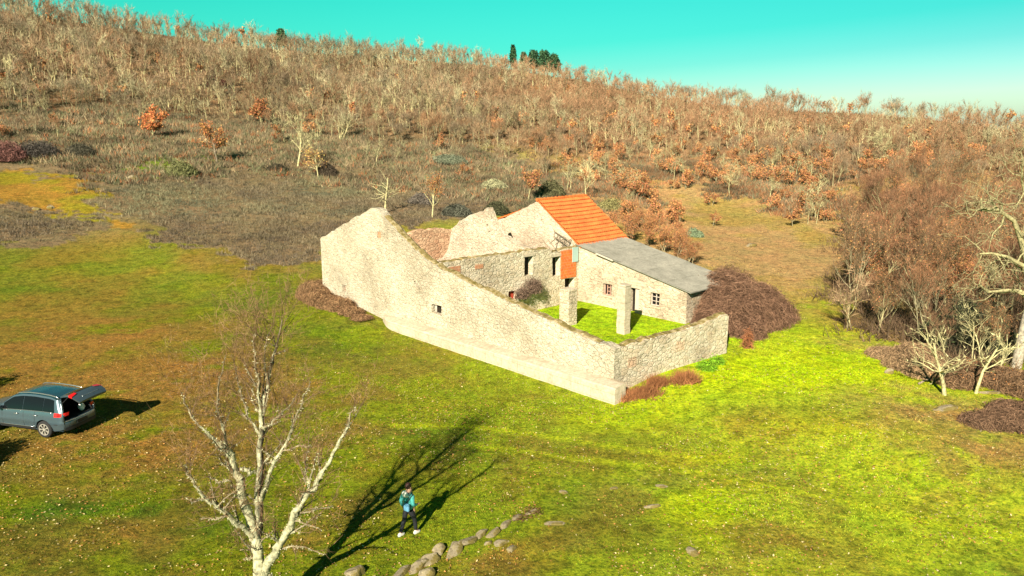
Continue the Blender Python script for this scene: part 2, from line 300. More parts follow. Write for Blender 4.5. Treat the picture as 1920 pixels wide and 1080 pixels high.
c = g.ramp(n1.outputs['Fac'], [(.32, (.10, .08, .045)), (.5, (.30, .25, .165)), (.68, (.42, .36, .25))]); g.col(g.mix(c, (.13, .10, .02), g.ramp(n2.outputs['Fac'], [(.44, grey(0)), (.54, grey(.9))]))); g.bump(n1.outputs['Fac'], .8, .06)

# ------------------------------------------------------------------ object helpers
def tag(o, label=None, cat=None, group=None, kind=None):
    if label: o['label'] = label
    if cat: o['category'] = cat
    if group: o['group'] = group
    if kind: o['kind'] = kind
    return o
def empty(name, loc=(0, 0, 0), rz=0, label=None, cat=None, group=None):
    o = bpy.data.objects.new(name, None); COL.objects.link(o); o.location = loc; o.rotation_euler = (0, 0, rz); o.empty_display_size = .3
    return tag(o, label, cat, group)
def link(name, me, mat=None, parent=None, smooth=False):
    if mat is not None:
        for mm in (mat if isinstance(mat, (list, tuple)) else [mat]): me.materials.append(mm)
    o = bpy.data.objects.new(name, me); COL.objects.link(o)
    if parent: o.parent = parent
    if smooth: me.polygons.foreach_set('use_smooth', [True] * len(me.polygons))
    return o
class MB:
    def __init__(s): s.v = []; s.f = []
    def add(s, vs, fs): b = len(s.v); s.v += [tuple(p) for p in vs]; s.f += [tuple(i + b for i in f) for f in fs]; return s
    def box(s, x0, x1, y0, y1, z0, z1):
        return s.add([(x0, y0, z0), (x1, y0, z0), (x1, y1, z0), (x0, y1, z0), (x0, y0, z1), (x1, y0, z1), (x1, y1, z1), (x0, y1, z1)],
                     [(0, 3, 2, 1), (4, 5, 6, 7), (0, 1, 5, 4), (1, 2, 6, 5), (2, 3, 7, 6), (3, 0, 4, 7)])
    def beam(s, p, q, w, h=None):
        p = Vector(p); q = Vector(q); d = (q - p).normalized(); a = d.cross(Vector((0, 0, 1))); a = a.normalized() if a.length > .01 else Vector((1, 0, 0)); b = a.cross(d); h = h or w
        vs = [c + a * sx * w / 2 + b * sy * h / 2 for c in (p, q) for sx, sy in ((-1, -1), (1, -1), (1, 1), (-1, 1))]
        return s.add(vs, [(0, 1, 2, 3), (7, 6, 5, 4), (0, 4, 5, 1), (1, 5, 6, 2), (2, 6, 7, 3), (3, 7, 4, 0)])
    def tube(s, pts, rs, n=8, cap=True):
        pts = [Vector(p) for p in pts]; rings = []
        for i, p in enumerate(pts):
            d = (pts[min(i + 1, len(pts) - 1)] - pts[max(i - 1, 0)]).normalized()
            a = d.cross(Vector((.13, .2, 1))); a = a.normalized() if a.length > .05 else Vector((1, 0, 0)); b = d.cross(a)
            r = rs[i] if isinstance(rs, (list, tuple)) else rs
            rings.append([p + (a * math.cos(t) + b * math.sin(t)) * r for t in [2 * math.pi * k / n for k in range(n)]])
        fs = [(i * n + k, i * n + (k + 1) % n, (i + 1) * n + (k + 1) % n, (i + 1) * n + k) for i in range(len(pts) - 1) for k in range(n)]
        if cap: fs += [tuple(range(n))[::-1], tuple((len(pts) - 1) * n + k for k in range(n))]
        return s.add([q for rr in rings for q in rr], fs)
    def grid(s, P):
        n, m = len(P), len(P[0]); return s.add([q for row in P for q in row], [(i * m + j, i * m + j + 1, (i + 1) * m + j + 1, (i + 1) * m + j) for i in range(n - 1) for j in range(m - 1)])
    def build(s, name, mat, parent=None, smooth=False, bevel=0):
        me = bpy.data.meshes.new(name); me.from_pydata([tuple(map(float, p)) for p in s.v], [], s.f); me.update()
        bm = bmesh.new(); bm.from_mesh(me); bmesh.ops.recalc_face_normals(bm, faces=bm.faces[:]); bm.to_mesh(me); bm.free()
        o = link(name, me, mat, parent, smooth)
        if bevel:
            b = o.modifiers.new('bevel', 'BEVEL'); b.width = bevel; b.segments = 2; b.limit_method = 'ANGLE'
        return o
def np_mesh(name, V, F, C=None, mat=None, matidx=None):      # V (n,3), F (m,3) triangles, C per-vertex colour
    me = bpy.data.meshes.new(name); V = np.ascontiguousarray(V, np.float32); F = np.ascontiguousarray(F, np.int32)
    me.vertices.add(len(V)); me.vertices.foreach_set('co', V.ravel()); k = F.shape[1]
    me.loops.add(len(F) * k); me.loops.foreach_set('vertex_index', F.ravel())
    me.polygons.add(len(F)); me.polygons.foreach_set('loop_start', np.arange(0, len(F) * k, k, dtype=np.int32)); me.polygons.foreach_set('loop_total', np.full(len(F), k, np.int32))
    if C is not None:
        at = me.color_attributes.new('Col', 'FLOAT_COLOR', 'POINT'); cc = np.ones((len(V), 4), np.float32); cc[:, :3] = C; at.data.foreach_set('color', cc.ravel())
    me.update(calc_edges=True)
    return me
def tubes(segs, n=3):                                        # segs: array (k,8) p0 p1 r0 r1
    S = np.asarray(segs, float); p0 = S[:, :3]; p1 = S[:, 3:6]; d = p1 - p0; d /= np.linalg.norm(d, axis=1, keepdims=True) + 1e-9
    ref = np.where(np.abs(d[:, 2:3]) < .9, np.array([[0, 0, 1.]]), np.array([[1., 0, 0]])); a = np.cross(d, ref); a /= np.linalg.norm(a, axis=1, keepdims=True); b = np.cross(d, a)
    k = len(S); V = np.zeros((k, 2, n, 3))
    for j in range(n):
        t = 2 * math.pi * j / n; o = a * math.cos(t) + b * math.sin(t); V[:, 0, j] = p0 + o * S[:, 6:7]; V[:, 1, j] = p1 + o * S[:, 7:8]
    F = []; base = np.arange(k) * 2 * n
    for j in range(n):
        j2 = (j + 1) % n; F.append(np.stack([base + j, base + j2, base + n + j2], 1)); F.append(np.stack([base + j, base + n + j2, base + n + j], 1))
    return V.reshape(-1, 3), np.concatenate(F)
def slivers(P0, P1, w, rng):                                 # thin tapering blades from P0 to P1
    d = P1 - P0; r = rng.normal(size=d.shape); a = np.cross(d, r); a /= np.linalg.norm(a, axis=1, keepdims=True) + 1e-9
    w = np.broadcast_to(np.asarray(w, float), (len(P0),))[:, None] / 2
    V = np.stack([P0 - a * w, P0 + a * w, P1], 1).reshape(-1, 3); F = np.arange(len(V)).reshape(-1, 3); return V, F
def leafquads(P, size, rng, flat=0.0):
    n = len(P); a = rng.normal(size=(n, 3)); a[:, 2] *= (1 - flat); a /= np.linalg.norm(a, axis=1, keepdims=True) + 1e-9
    b = np.cross(a, rng.normal(size=(n, 3))); 
    if flat: b[:, 2] *= (1 - flat)
    b /= np.linalg.norm(b, axis=1, keepdims=True) + 1e-9
    s = np.broadcast_to(np.asarray(size, float), (n,))[:, None] / 2
    V = np.stack([P - a * s, P + b * s * .6, P + a * s, P - b * s * .6], 1).reshape(-1, 3); k = np.arange(n) * 4
    F = np.concatenate([np.stack([k, k + 1, k + 2], 1), np.stack([k, k + 2, k + 3], 1)]); return V, F

# ================================================================== GROUND
def build_ground():
    th = np.concatenate([np.radians(np.linspace(-180, -58, 50)[:-1]), np.radians(np.linspace(-58, 58, 620)), np.radians(np.linspace(58, 180, 50)[1:-1])])
    Ds = np.concatenate([[0.5, 4, 8], np.geomspace(12, 262, 470), np.linspace(266, 700, 40)])
    T, D = np.meshgrid(th, Ds); X = D * np.sin(T); Y = D * np.cos(T); Z = height(X.ravel(), Y.ravel()).reshape(X.shape)
    V = np.stack([X, Y, Z], -1).reshape(-1, 3); n = len(th); m = len(Ds)
    i, j = np.meshgrid(np.arange(m - 1), np.arange(n), indexing='ij'); j2 = (j + 1) % n
    F = np.stack([i * n + j, (i + 1) * n + j, (i + 1) * n + j2, i * n + j2], -1).reshape(-1, 4)[:, ::-1]
    C = ground_colour(V[:, 0], V[:, 1])
    me = np_mesh('ground', V, F, C); o = link('ground', me, MAT['ground']); me.polygons.foreach_set('use_smooth', [True] * len(me.polygons))
    bm = bmesh.new(); bm.from_mesh(me); bm.verts.ensure_lookup_table(); bm.faces.new([bm.verts[k] for k in range(n)][::-1]); bmesh.ops.recalc_face_normals(bm, faces=bm.faces[:])
    if sum(f.normal.z for f in list(bm.faces)[:500]) < 0: bmesh.ops.reverse_faces(bm, faces=bm.faces[:])
    bm.to_mesh(me); bm.free()
    o['kind'] = 'structure'; o['label'] = 'grassy field rising to a wooded brown hillside'
build_ground()

# ================================================================== RUINED FARMHOUSE
farm = empty('ruined_farmhouse', (A0[0], A0[1], BZ), math.atan2(VD[1], VD[0]), 'roofless granite farmhouse ruin with one orange tiled roof and a grassy walled court', 'farmhouse')
def Lp(u, v, z): return (v * BS, u * BS, z * BS)
def ragged(pts, step=.35, amp=.07, r=None):
    r = r or rnd; out = [pts[0]]
    for a, b in zip(pts, pts[1:]):
        L = math.hypot(b[0] - a[0], b[1] - a[1]); n = max(1, int(L / step)); dx, dz = (b[0] - a[0]) / L, (b[1] - a[1]) / L
        off = 0
        for k in range(1, n):
            if r.random() < .75: off = r.uniform(-amp, amp)
            t = k / n; out.append((a[0] + dx * L * t, a[1] + dz * L * t + off))
            if r.random() < .35:
                off2 = r.uniform(-amp, amp); out.append((a[0] + dx * (L * t + .04), a[1] + dz * L * t + off2)); off = off2
        out.append(b)
    return out
def wall(name, p0, p1, base, top, holes=(), thick=.6, inward=None, mat='stone', parent=farm, cap=None, amp=.07):
    """p0,p1 plan points (u,v) of the outer face; base = z of the foot; top = [(s,z)...] from p0 to p1; holes = lists of (s,z)."""
    du, dv = p1[0] - p0[0], p1[1] - p0[1]; L = math.hypot(du, dv); du /= L; dv /= L; iu, iv = inward
    topr = ragged(top, .35, amp)
    outer = [(0, base), (L, base)] + list(reversed(topr)); loops = [outer] + [list(h) for h in holes]
    flat = [p for lp in loops for p in lp]
    tris = tessellate_polygon([[Vector((a, b, 0)) for a, b in lp] for lp in loops])
    def P(s, z, d): return Lp(p0[0] + du * s + iu * d, p0[1] + dv * s + iv * d, z)
    m = MB(); n = len(flat); m.v = [P(a, b, 0) for a, b in flat] + [P(a, b, thick) for a, b in flat]
    m.f = [tuple(t) for t in tris] + [(t[2] + n, t[1] + n, t[0] + n) for t in tris]
    k = 0
    for lp in loops:
        c = len(lp)
        for i in range(c): a, b = k + i, k + (i + 1) % c; m.f.append((a, b, b + n, a + n))
        k += c
    o = m.build(name, MAT[mat], parent)
    if cap:                                                      # earth and moss lying on the wall head
        c = MB(); pr = [[], [], [], []]; 
        for s, z in topr:
            if cap is not True and not (cap[0] <= s <= cap[1]): continue
            hh = .05 + .05 * rnd.random()
            for row, (d, dz) in zip(pr, ((.04 + rnd.random() * .08, -.02), (.14 + rnd.random() * .08, hh * .6), (thick - .10 - rnd.random() * .1, hh), (thick + .03, -.02))): row.append(P(s, z + dz, d))
        c.grid(pr); c.build('mossy_coping', MAT['moss_cap'], o)
    return o, P
def rect(s0, s1, z0, z1, j=.03):
    q = lambda: rnd.uniform(-j, j); return [(s0 + q(), z0 + q()), (s1 + q(), z0 + q()), (s1 + q(), z1 + q()), (s0 + q(), z1 + q())]
# --- long front wall (gable, then lean-to slope down to the corner)
front_top = [(0, 2.0), (2.6, 2.33), (5.8, 2.80), (9, 3.33), (12.3, 3.87), (15.2, 4.52), (17.15, 5.30), (18.6, 6.05), (20.2, 6.98), (20.75, 7.40), (21.2, 7.46), (21.7, 7.42), (22.1, 7.22), (25, 6.08), (28.82, 4.56)]
fr, PF = wall('front_wall', (0, 0), (28.82, 0), -1.0, front_top, [rect(14.05, 15.05, 1.25, 1.82), rect(25.5, 25.95, .93, 1.43), [(16.3, 2.5), (16.55, 2.62), (16.95, 2.95), (16.8, 3.05), (16.5, 2.85), (16.25, 2.65)],
               [(20.55, 5.45), (21.05, 5.45), (21.02, 5.88), (20.58, 5.88)]], .62, (0, 1), 'stone', amp=.08, cap=(1, 20.6))
def plate(name, P, s0, s1, z0, z1, d0, d1, mat, parent):
    m = MB(); vs = [P(s, z, d) for d in (d0, d1) for s, z in ((s0, z0), (s1, z0), (s1, z1), (s0, z1))]
    return m.add(vs, [(0, 1, 2, 3), (7, 6, 5, 4), (0, 4, 5, 1), (1, 5, 6, 2), (2, 6, 7, 3), (3, 7, 4, 0)]).build(name, MAT[mat], parent)
plate('blocked_niche', PF, 20.5, 21.1, 5.4, 5.93, .07, .4, 'brick2', fr)
wn = plate('window', PF, 13.95, 15.15, 1.2, 1.87, .34, .42, 'darkwood_shade', fr)  # dark sheet painted in as the shade inside this opening
plate('shutter', PF, 14.78, 14.92, 1.27, 1.78, .20, .24, 'paleframe', wn); plate('lintel', PF, 14.0, 15.2, 1.80, 1.84, .04, .2, 'darkwood_shade', wn)
plate('slit_window', PF, 25.4, 26.05, .86, 1.5, .28, .33, 'redpaint', fr); plate('wall_hole_shade', PF, 16.1, 17.1, 2.4, 3.15, .3, .36, 'darkwood_shade', fr)  # the hole's dark backing sheet stands in for the shade inside it
# --- plinth of squared blocks along the foot of the front wall
def plinth():
    m = MB(); us = np.linspace(-.75, 20.3, 60); pr = []
    for u in us:
        h = .30 - .012 * u + rnd.uniform(-.012, .012); d = .80 if u < 19 else .80 - (u - 19) * .4; f = rnd.uniform(-.02, .02)
        pr.append([Lp(u, -d + f, -1.2), Lp(u, -d + f, h - .05), Lp(u, -d + .06 + f, h + .01), Lp(u, -.35, h + .09), Lp(u, .05, h + .14), Lp(u, .05, -1.2)])
    m.grid(pr); m.add(pr[0], [tuple(range(6))]); m.add(pr[-1], [tuple(range(6))[::-1]])
    m.build('stone_plinth', MAT['ashlar'], farm)
plinth()
MAT['pinkrender'] = stone_mat('pinkish_render', (.50, .33, .22), (.30, .22, .14), (.52, .38, .26), 3.0, .9, .5, .6)
# --- courtyard wall running back from the near corner
sw, PS = wall('courtyard_wall', (0, .62), (-.62, 9.55), -1.0, [(0, 2.02), (3, 2.05), (6, 2.10), (7.6, 2.22), (8.3, 2.36), (8.8, 2.34), (8.95, 2.20)], [], .55, (.998, .06), 'stone_side', cap=True, amp=.08)
plate('brick_patch', PS, 4.3, 5.0, .95, 1.5, -.012, .1, 'pinkrender', sw); plate('brick_patch', PS, .45, 1.1, .80, 1.3, -.012, .1, 'pinkrender', sw)
# --- inner wall between the court and the long barn
iw, PI_ = wall('inner_wall', (14.5, .62), (14.5, 13.4), -.6, [(0, 4.45), (2, 4.48), (6, 4.40), (9, 4.36), (9.6, 4.30), (9.9, 4.05), (10.6, 4.0), (12.78, 4.12)],
          [rect(7.15, 7.95, 2.65, 4.0), rect(9.95, 10.75, 2.2, 3.62), rect(11.3, 12.35, .15, 1.85), rect(5.6, 6.3, .9, 1.75)], .6, (1, 0), 'stone_inner', cap=True, amp=.07)
plate('brick_panel', PI_, 10.82, 12.45, 1.93, 4.02, -.06, .1, 'brick', iw)
gp = plate('window', PI_, 12.0, 12.62, 3.05, 4.14, -.10, -.04, 'cloudglass', iw)
plate('red_door', PI_, 5.6, 6.3, .9, 1.75, .22, .27, 'redpaint', iw)
plate('doorway_shade', PI_, 11.25, 12.4, .1, 1.9, .57, .598, 'darkwood_shade', iw)  # dark sheet in place of the deep shade behind the door opening
plate('opening_shade', PI_, 7.05, 8.05, 2.6, 4.05, .5, .55, 'darkwood_shade', iw); plate('opening_shade', PI_, 9.85, 10.85, 2.15, 3.7, .5, .55, 'darkwood_shade', iw)  # both openings are backed by dark sheets that imitate deep shade
plate('brick_patch', PI_, .35, 1.35, 3.35, 4.12, -.03, .1, 'brick2', iw); plate('brick_patch', PI_, 2.6, 3.3, 3.7, 4.0, -.03, .1, 'brick2', iw)
plate('lintel', PI_, 9.7, 10.9, 3.66, 3.86, -.05, .2, 'stone_inner' if False else 'ashlar', iw); plate('lintel', PI_, 6.95, 8.15, 4.0, 4.18, -.05, .2, 'ashlar', iw)
m = MB()
for k in range(2): m.beam(PI_(9.75 + k * .5, 4.15, -.1), PI_(9.3 + k * .5, 4.95, .4), .06)
m.build('leaning_batten', MAT['wood'], iw)
# --- long back wall, reddish where its render has gone
wall('back_wall', (29.0, .62), (28.6, 13.4), -1, [(0, 4.5), (1.5, 4.3), (3, 3.6), (5, 3.9), (7.5, 4.3), (9.5, 4.45), (11.5, 4.2), (12.78, 4.1)], [], .6, (-1, 0), 'red_rubble', amp=.12)
# --- broken cross gable
wall('broken_gable', (15.12, 9.0), (28.2, 9.0), -.6, [(0, 4.35), (1.4, 4.5), (2.7, 4.95), (3.6, 5.3), (3.95, 5.7), (4.12, 6.1), (4.25, 6.15), (4.4, 6.5), (4.7, 6.95), (4.95, 6.85), (5.2, 6.55), (5.9, 6.45), (6.8, 6.2), (7.6, 5.8), (8.3, 5.35), (8.8, 5.05), (9.1, 4.6), (9.3, 3.8), (9.6, 3.1), (10.3, 2.4), (13.08, 1.7)],
     [rect(4.6, 4.8, 5.55, 5.7, .02), rect(4.35, 4.7, 5.12, 5.2, .02)], .55, (0, 1), 'plaster', amp=.16)
# --- house front: gable over the barn, lean-to slope over the court
house_top = [(0, 2.2), (9.6, 4.20), (10.2, 4.5), (13.9, 7.12), (14.15, 7.15), (17.8, 5.55), (24.2, 3.9)]
hf, PH = wall('house_front_wall', (4.85, 13.4), (29.0, 13.4), -1, house_top, [rect(2.19, 2.99, .80, 1.72, .01), rect(3.92, 4.81, -.1, 1.78, .01), rect(6.43, 7.22, .85, 1.72, .01)], .5, (0, 1), 'plaster', amp=.03)
wall('house_side_wall', (4.85, 13.9), (4.85, 18.4), -1, [(0, 2.2), (4.5, 2.2)], [], .5, (1, 0), 'stone_side', amp=.01)
wall('house_rear_wall', (4.85, 18.9), (29.0, 18.9), -1, [(0, 2.2), (9.6, 4.15), (13.9, 7.0), (24.2, 3.9)], [], .5, (0, -1), 'stone', amp=.02)
wall('house_back_wall', (29.0, 13.9), (29.0, 18.4), -1, [(0, 3.8), (4.5, 3.8)], [], .5, (-1, 0), 'stone', amp=.02)
def window(P, s0, s1, z0, z1, nx, nz, mat, parent, label=None, broken=False):
    w_ = plate('window', P, s0 - .04, s1 + .04, z0 - .04, z1 + .04, .34, .36, 'dglass', parent)
    if label: w_['label'] = label
    m = MB(); t = .055
    def bar(a0, a1, b0, b1): vs = [P(s, z, d) for d in (.18, .25) for s, z in ((a0, b0), (a1, b0), (a1, b1), (a0, b1))]; m.add(vs, [(0, 1, 2, 3), (7, 6, 5, 4), (0, 4, 5, 1), (1, 5, 6, 2), (2, 6, 7, 3), (3, 7, 4, 0)])
    bar(s0 - .02, s0 + t, z0 - .02, z1 + .02); bar(s1 - t, s1 + .02, z0 - .02, z1 + .02); bar(s0 + t, s1 - t, z0 - .02, z0 + t); bar(s0 + t, s1 - t, z1 - t, z1 + .02)
    for k in range(1, nx): c = s0 + (s1 - s0) * k / nx; bar(c - .022, c + .022, z0 + t, z1 - t)
    for k in range(1, nz):
        c = z0 + (z1 - z0) * k / nz
        for q in range(nx):
            if broken and rnd.random() < .4: continue
            a = s0 + (s1 - s0) * q / nx; b = s0 + (s1 - s0) * (q + 1) / nx; bar(a + .03, b - .03, c - .02, c + .02)
    m.build('frame', MAT[mat], w_)
    plate('sill', P, s0 - .12, s1 + .12, z0 - .13, z0 - .02, -.07, .1, 'ashlar', w_)
window(PH, 2.19, 2.99, .80, 1.72, 2, 3, 'paleframe', hf, 'six paned window with pale bars near the low end')
window(PH, 6.43, 7.22, .85, 1.72, 3, 3, 'rustframe', hf, 'broken window with a reddish frame', True)
dr = plate('door', PH, 3.92, 4.32, -.1, 1.70, .08, .13, 'paledoor', hf); dr['label'] = 'pale half open door'
plate('doorway_shade', PH, 3.85, 4.9, -.2, 1.85, .44, .49, 'darkwood_shade', hf); plate('lintel', PH, 3.7, 5.05, 1.79, 2.0, -.03, .2, 'ashlar', hf)  # dark sheet at the back imitates the unlit inside of the house
plate('stone_block', PH, 3.3, 4.95, 2.02, 2.36, -.035, .2, 'ashlar', hf); plate('stone_block', PH, 6.35, 7.35, 2.1, 2.5, -.03, .2, 'ashlar', hf)
# --- roofs
def tile_roof(name, u0, z0, u1, z1, v0, v1, rows, parent):
    m = MB(); ncol = int((v1 - v0) / .23) * 6; L = math.hypot(u1 - u0, z1 - z0); nu, nz = -(z1 - z0) / L, (u1 - u0) / L
    if nz < 0: nu, nz = -nu, -nz
    P = []
    for r in range(rows):
        for e in (0, .22, 1):
            t = (r + e) / rows; row = []
            for c in range(ncol + 1):
                v = v0 + (v1 - v0) * c / ncol; col = c // 6; jit = math.sin(col * 12.9898 + r * 78.23) * .008
                h = .035 * math.cos(2 * math.pi * c / 6) + .075 * e + jit + .06
                sag = -.05 * math.sin(math.pi * t) * math.sin(math.pi * (v - v0) / (v1 - v0))
                row.append(Lp(u0 + (u1 - u0) * t + nu * h, v, z0 + (z1 - z0) * t + nz * h + sag))
            P.append(row)
    m.grid(P)
    m.add([Lp(u0, v0, z0), Lp(u1, v0, z1), Lp(u1, v1, z1), Lp(u0, v1, z0)], [(0, 1, 2, 3)])
    for v in (v0, v1): m.add([Lp(u0, v, z0), Lp(u1, v, z1), Lp(u1 + nu * .1, v, z1 + nz * .1), Lp(u0 + nu * .1, v, z0 + nz * .1)], [(0, 1, 2, 3)])
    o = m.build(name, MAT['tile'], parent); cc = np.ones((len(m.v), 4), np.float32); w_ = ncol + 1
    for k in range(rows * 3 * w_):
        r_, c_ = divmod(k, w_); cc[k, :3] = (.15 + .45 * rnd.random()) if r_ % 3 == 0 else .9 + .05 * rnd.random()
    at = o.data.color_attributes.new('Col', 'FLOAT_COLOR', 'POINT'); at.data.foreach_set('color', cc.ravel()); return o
tr = tile_roof('tiled_roof', 18.85, 7.22, 14.25, 4.03, 13.32, 19.05, 13, farm)
tile_roof('tiled_roof', 18.9, 7.0, 29.3, 3.55, 13.95, 19.05, 24, farm)
m = MB()
for k in range(14): v = 13.3 + k * .41; m.tube([Lp(18.87, v, 7.29 + .02), Lp(18.87, v + .44, 7.29 - .01)], [.13, .11], 8)
o = m.build('ridge_tiles', MAT['tile'], tr); at = o.data.color_attributes.new('Col', 'FLOAT_COLOR', 'POINT'); at.data.foreach_set('color', np.ones(len(o.data.vertices) * 4, np.float32))
def sheet_roof():
    m = MB(); P = []; u0, z0, u1, z1 = 14.75, 4.28, 4.45, 2.17; v0, v1 = 13.22, 19.0; ncol = 150
    for r in range(5):
        for e in (0, 1):
            t = (r + e) / 5; P.append([Lp(u0 + (u1 - u0) * t, v0 + (v1 - v0) * c / ncol, z0 + (z1 - z0) * t + .05 + .018 * math.cos(c * 1.57) + (.02 if e else 0) + .012 * math.sin(c * .11 + r * 2)) for c in range(ncol + 1)])
    m.grid(P); m.add([Lp(u0, v0, z0), Lp(u1, v0, z1), Lp(u1, v1, z1), Lp(u0, v1, z0)], [(0, 1, 2, 3)])
    for a, b in (((u0, v0, z0), (u1, v0, z1)), ((u1, v0, z1), (u1, v1, z1))): m.add([Lp(*a), Lp(*b), Lp(b[0], b[1], b[2] + .075), Lp(a[0], a[1], a[2] + .075)], [(0, 1, 2, 3)])
    o = m.build('cement_sheet_roof', MAT['sheet'], farm)
    m = MB(); m.beam(Lp(11.0, 13.12, 3.55), Lp(12.6, 13.12, 3.88), .05, .1); m.build('fascia_board', MAT['paledoor'], o)
sheet_roof()
# broken laths still hanging off the tiled roof
m = MB()
for k, (z0, z1) in enumerate(((5.05, 4.55), (4.55, 4.15))):
    m.beam(Lp(17.0 - k * .1, 13.3, z0), Lp(15.0, 12.9, z1), .05)
for k in range(6): u = 16.9 - k * .3; m.beam(Lp(u, 13.28, 5.0 - k * .08), Lp(u - .05, 13.1, 4.55 - k * .06), .03)
for k in range(3): m.beam(Lp(15.2 + k * .6, 13.3, 4.6 + k * .1), Lp(15.0 + k * .6, 12.0, 4.3), .05)
m.build('broken_laths', MAT['wood'], farm)
# --- two square pillars in the court
def pillar(u, v, w_, h, cap, label):
    e = empty('stone_pillar', (0, 0, 0), farm.rotation_euler.z, label, 'pillar'); x, y = A0[0] + (u * UD[0] + v * VD[0]) * BS, A0[1] + (u * UD[1] + v * VD[1]) * BS
    e.location = (x, y, hz(x, y) - .15)
    m = MB(); n = 6
    for k in range(n): j = rnd.uniform(-.012, .012); m.box(-w_ / 2 + j, w_ / 2 + j, -w_ / 2 - j, w_ / 2 - j, h * k / n, h * (k + 1) / n - .004)
    m.build('shaft', MAT['ashlar' if cap else 'stone_inner'], e, bevel=.02)
    if cap: MB().box(-w_ / 2 - .015, w_ / 2 + .015, -w_ / 2 - .02, w_ / 2 + .015, h + .003, h + .12).build('capital', MAT['ashlar'], e, bevel=.04)
    else: MB().box(-w_ / 2 - .03, w_ / 2 + .02, -w_ / 2 - .02, w_ / 2 + .03, h + .003, h + .14).build('capital', MAT['stone_inner'], e, bevel=.04)
pillar(10.25, 7.7, .80, 2.35, False, 'short thick square pillar in the court, left of the tall one and below the orange bricks')
pillar(6.3, 8.6, .60, 3.1, True, 'tall pale square pillar in front of the house door')

# ================================================================== VEGETATION
PALE = np.array([.42, .37, .19]); PALEG = np.array([.34, .295, .17]); BARKD = np.array([.20, .16, .11])
def grow(r, H, r0, nstem=1, spread=.5, nb=7, depth=3, trunk=.35, up=.35, wig=.22):
    """limbs of a leafless tree: returns segment list with branch order"""
    S = []; tips = []
    def branch(p, d, L, rad, lv):
        n = 4 if lv == 0 else 3; pts = [p]; dd = d.copy()
        for k in range(n):
            dd = dd + r.normal(0, wig, 3) * (0.5 if lv == 0 else 1) + np.array([0, 0, up * .25]); dd /= np.linalg.norm(dd)
            q = pts[-1] + dd * L / n; ra = rad * (1 - .6 * k / n); rb = rad * (1 - .6 * (k + 1) / n)
            S.append((*pts[-1], *q, ra, rb, lv)); pts.append(q)
        if lv >= depth: tips.append((pts[0], pts[-1], dd)); return
        kids = nb if lv == 0 else max(2, int(nb * .6))
        for k in range(kids):
            t = r.uniform(trunk if lv == 0 else .25, 1.0) * n; i = min(n - 1, int(t)); q = pts[i] + (pts[i + 1] - pts[i]) * (t - i)
            a = r.normal(0, 1, 3); a -= a.dot(dd) * dd; a /= np.linalg.norm(a) + 1e-9
            nd = dd * (1 - spread) + a * (spread + .25) + np.array([0, 0, up]); nd /= np.linalg.norm(nd)
            branch(q, nd, L * r.uniform(.42, .68) * (1.15 - .35 * t / n), rad * (1 - .6 * t / n) * .55, lv + 1)
        if lv > 0: tips.append((pts[1], pts[-1], dd))
    for s in range(nstem):
        a = r.normal(0, .22 if nstem > 1 else .07, 3); a[2] = 1; a /= np.linalg.norm(a)
        branch(np.array([r.normal(0, .25) * (nstem > 1), r.normal(0, .25) * (nstem > 1), -.25]), a, H * .62 * (r.uniform(.75, 1) if nstem > 1 else 1), r0 * (1 if nstem == 1 else .7), 0)
    return np.array(S), tips
def make_tree(r, H, r0, ntwig, nleaf=0, leafsize=.1, twigcol=(.22, .11, .06), leafcol=(.4, .12, .03), barkcol=PALE, nsides=3, twlen=.16, tww=.02, fork=True, **k):
    """-> (trunk V,F,C), (crown V,F,C) in metres, foot at the origin"""
    S, tips = grow(r, H, r0, **k)
    V, F = tubes(S[:, :8], nsides); lv = np.repeat(S[:, 8], 2 * nsides)
    tw = np.array(twigcol); bc = np.array(barkcol)
    C = bc[None] * (1 - np.clip(lv - 1.2, 0, 2)[:, None] * .25) * r.uniform(.7, 1.15, (len(V), 1))
    zt = (S[:, 2].max()); crown = S[:, 8] >= 2; 
    seg = tips; n = len(seg)
    idx = r.integers(0, n, ntwig); a = np.array([s[0] for s in seg])[idx]; b = np.array([s[1] for s in seg])[idx]; d = np.array([s[2] for s in seg])[idx]
    t = r.uniform(.1, 1.05, (ntwig, 1)); P = a + (b - a) * t; dd = d * .6 + r.normal(0, .55, (ntwig, 3)) + np.array([0, 0, .35]); dd /= np.linalg.norm(dd, axis=1, keepdims=True)
    P1 = P + dd * H * twlen * r.uniform(.4, 1.2, (ntwig, 1)); VT, FT = slivers(P, P1, tww * r.uniform(.6, 1.2, ntwig), r)
    CT = np.repeat(tw[None] * r.uniform(.45, 1.5, (ntwig, 1)), 3, 0)
    parts = [(VT, FT, CT)]
    if nleaf:
        q = r.integers(0, ntwig, nleaf); LP = P[q] + (P1[q] - P[q]) * r.uniform(0, 1.1, (nleaf, 1)) + r.normal(0, .05, (nleaf, 3)); VL, FL = leafquads(LP, leafsize * r.uniform(.5, 1.3, nleaf), r)
        CL = np.repeat(np.array(leafcol)[None] * r.uniform(.5, 1.5, (nleaf, 1)) * np.stack([np.ones(nleaf), r.uniform(.75, 1.35, nleaf), np.ones(nleaf)], 1), 4, 0); parts.append((VL, FL, CL))
    def join(ps):
        o = 0; Vs = []; Fs = []; Cs = []
        for v, f, c in ps: Vs.append(v); Fs.append(f + o); Cs.append(c); o += len(v)
        return np.concatenate(Vs), np.concatenate(Fs), np.concatenate(Cs)
    return (V, F, C), join(parts)
def tree_meshes(name, *a, **k):
    (V, F, C), (V2, F2, C2) = make_tree(*a, **k)
    m1 = np_mesh(name + '_trunk', V, F, C); m1.materials.append(MAT['bark']); m1.polygons.foreach_set('use_smooth', [True] * len(m1.polygons))
    m2 = np_mesh(name + '_crown', V2, F2, C2); m2.materials.append(MAT['veg'])
    return m1, m2
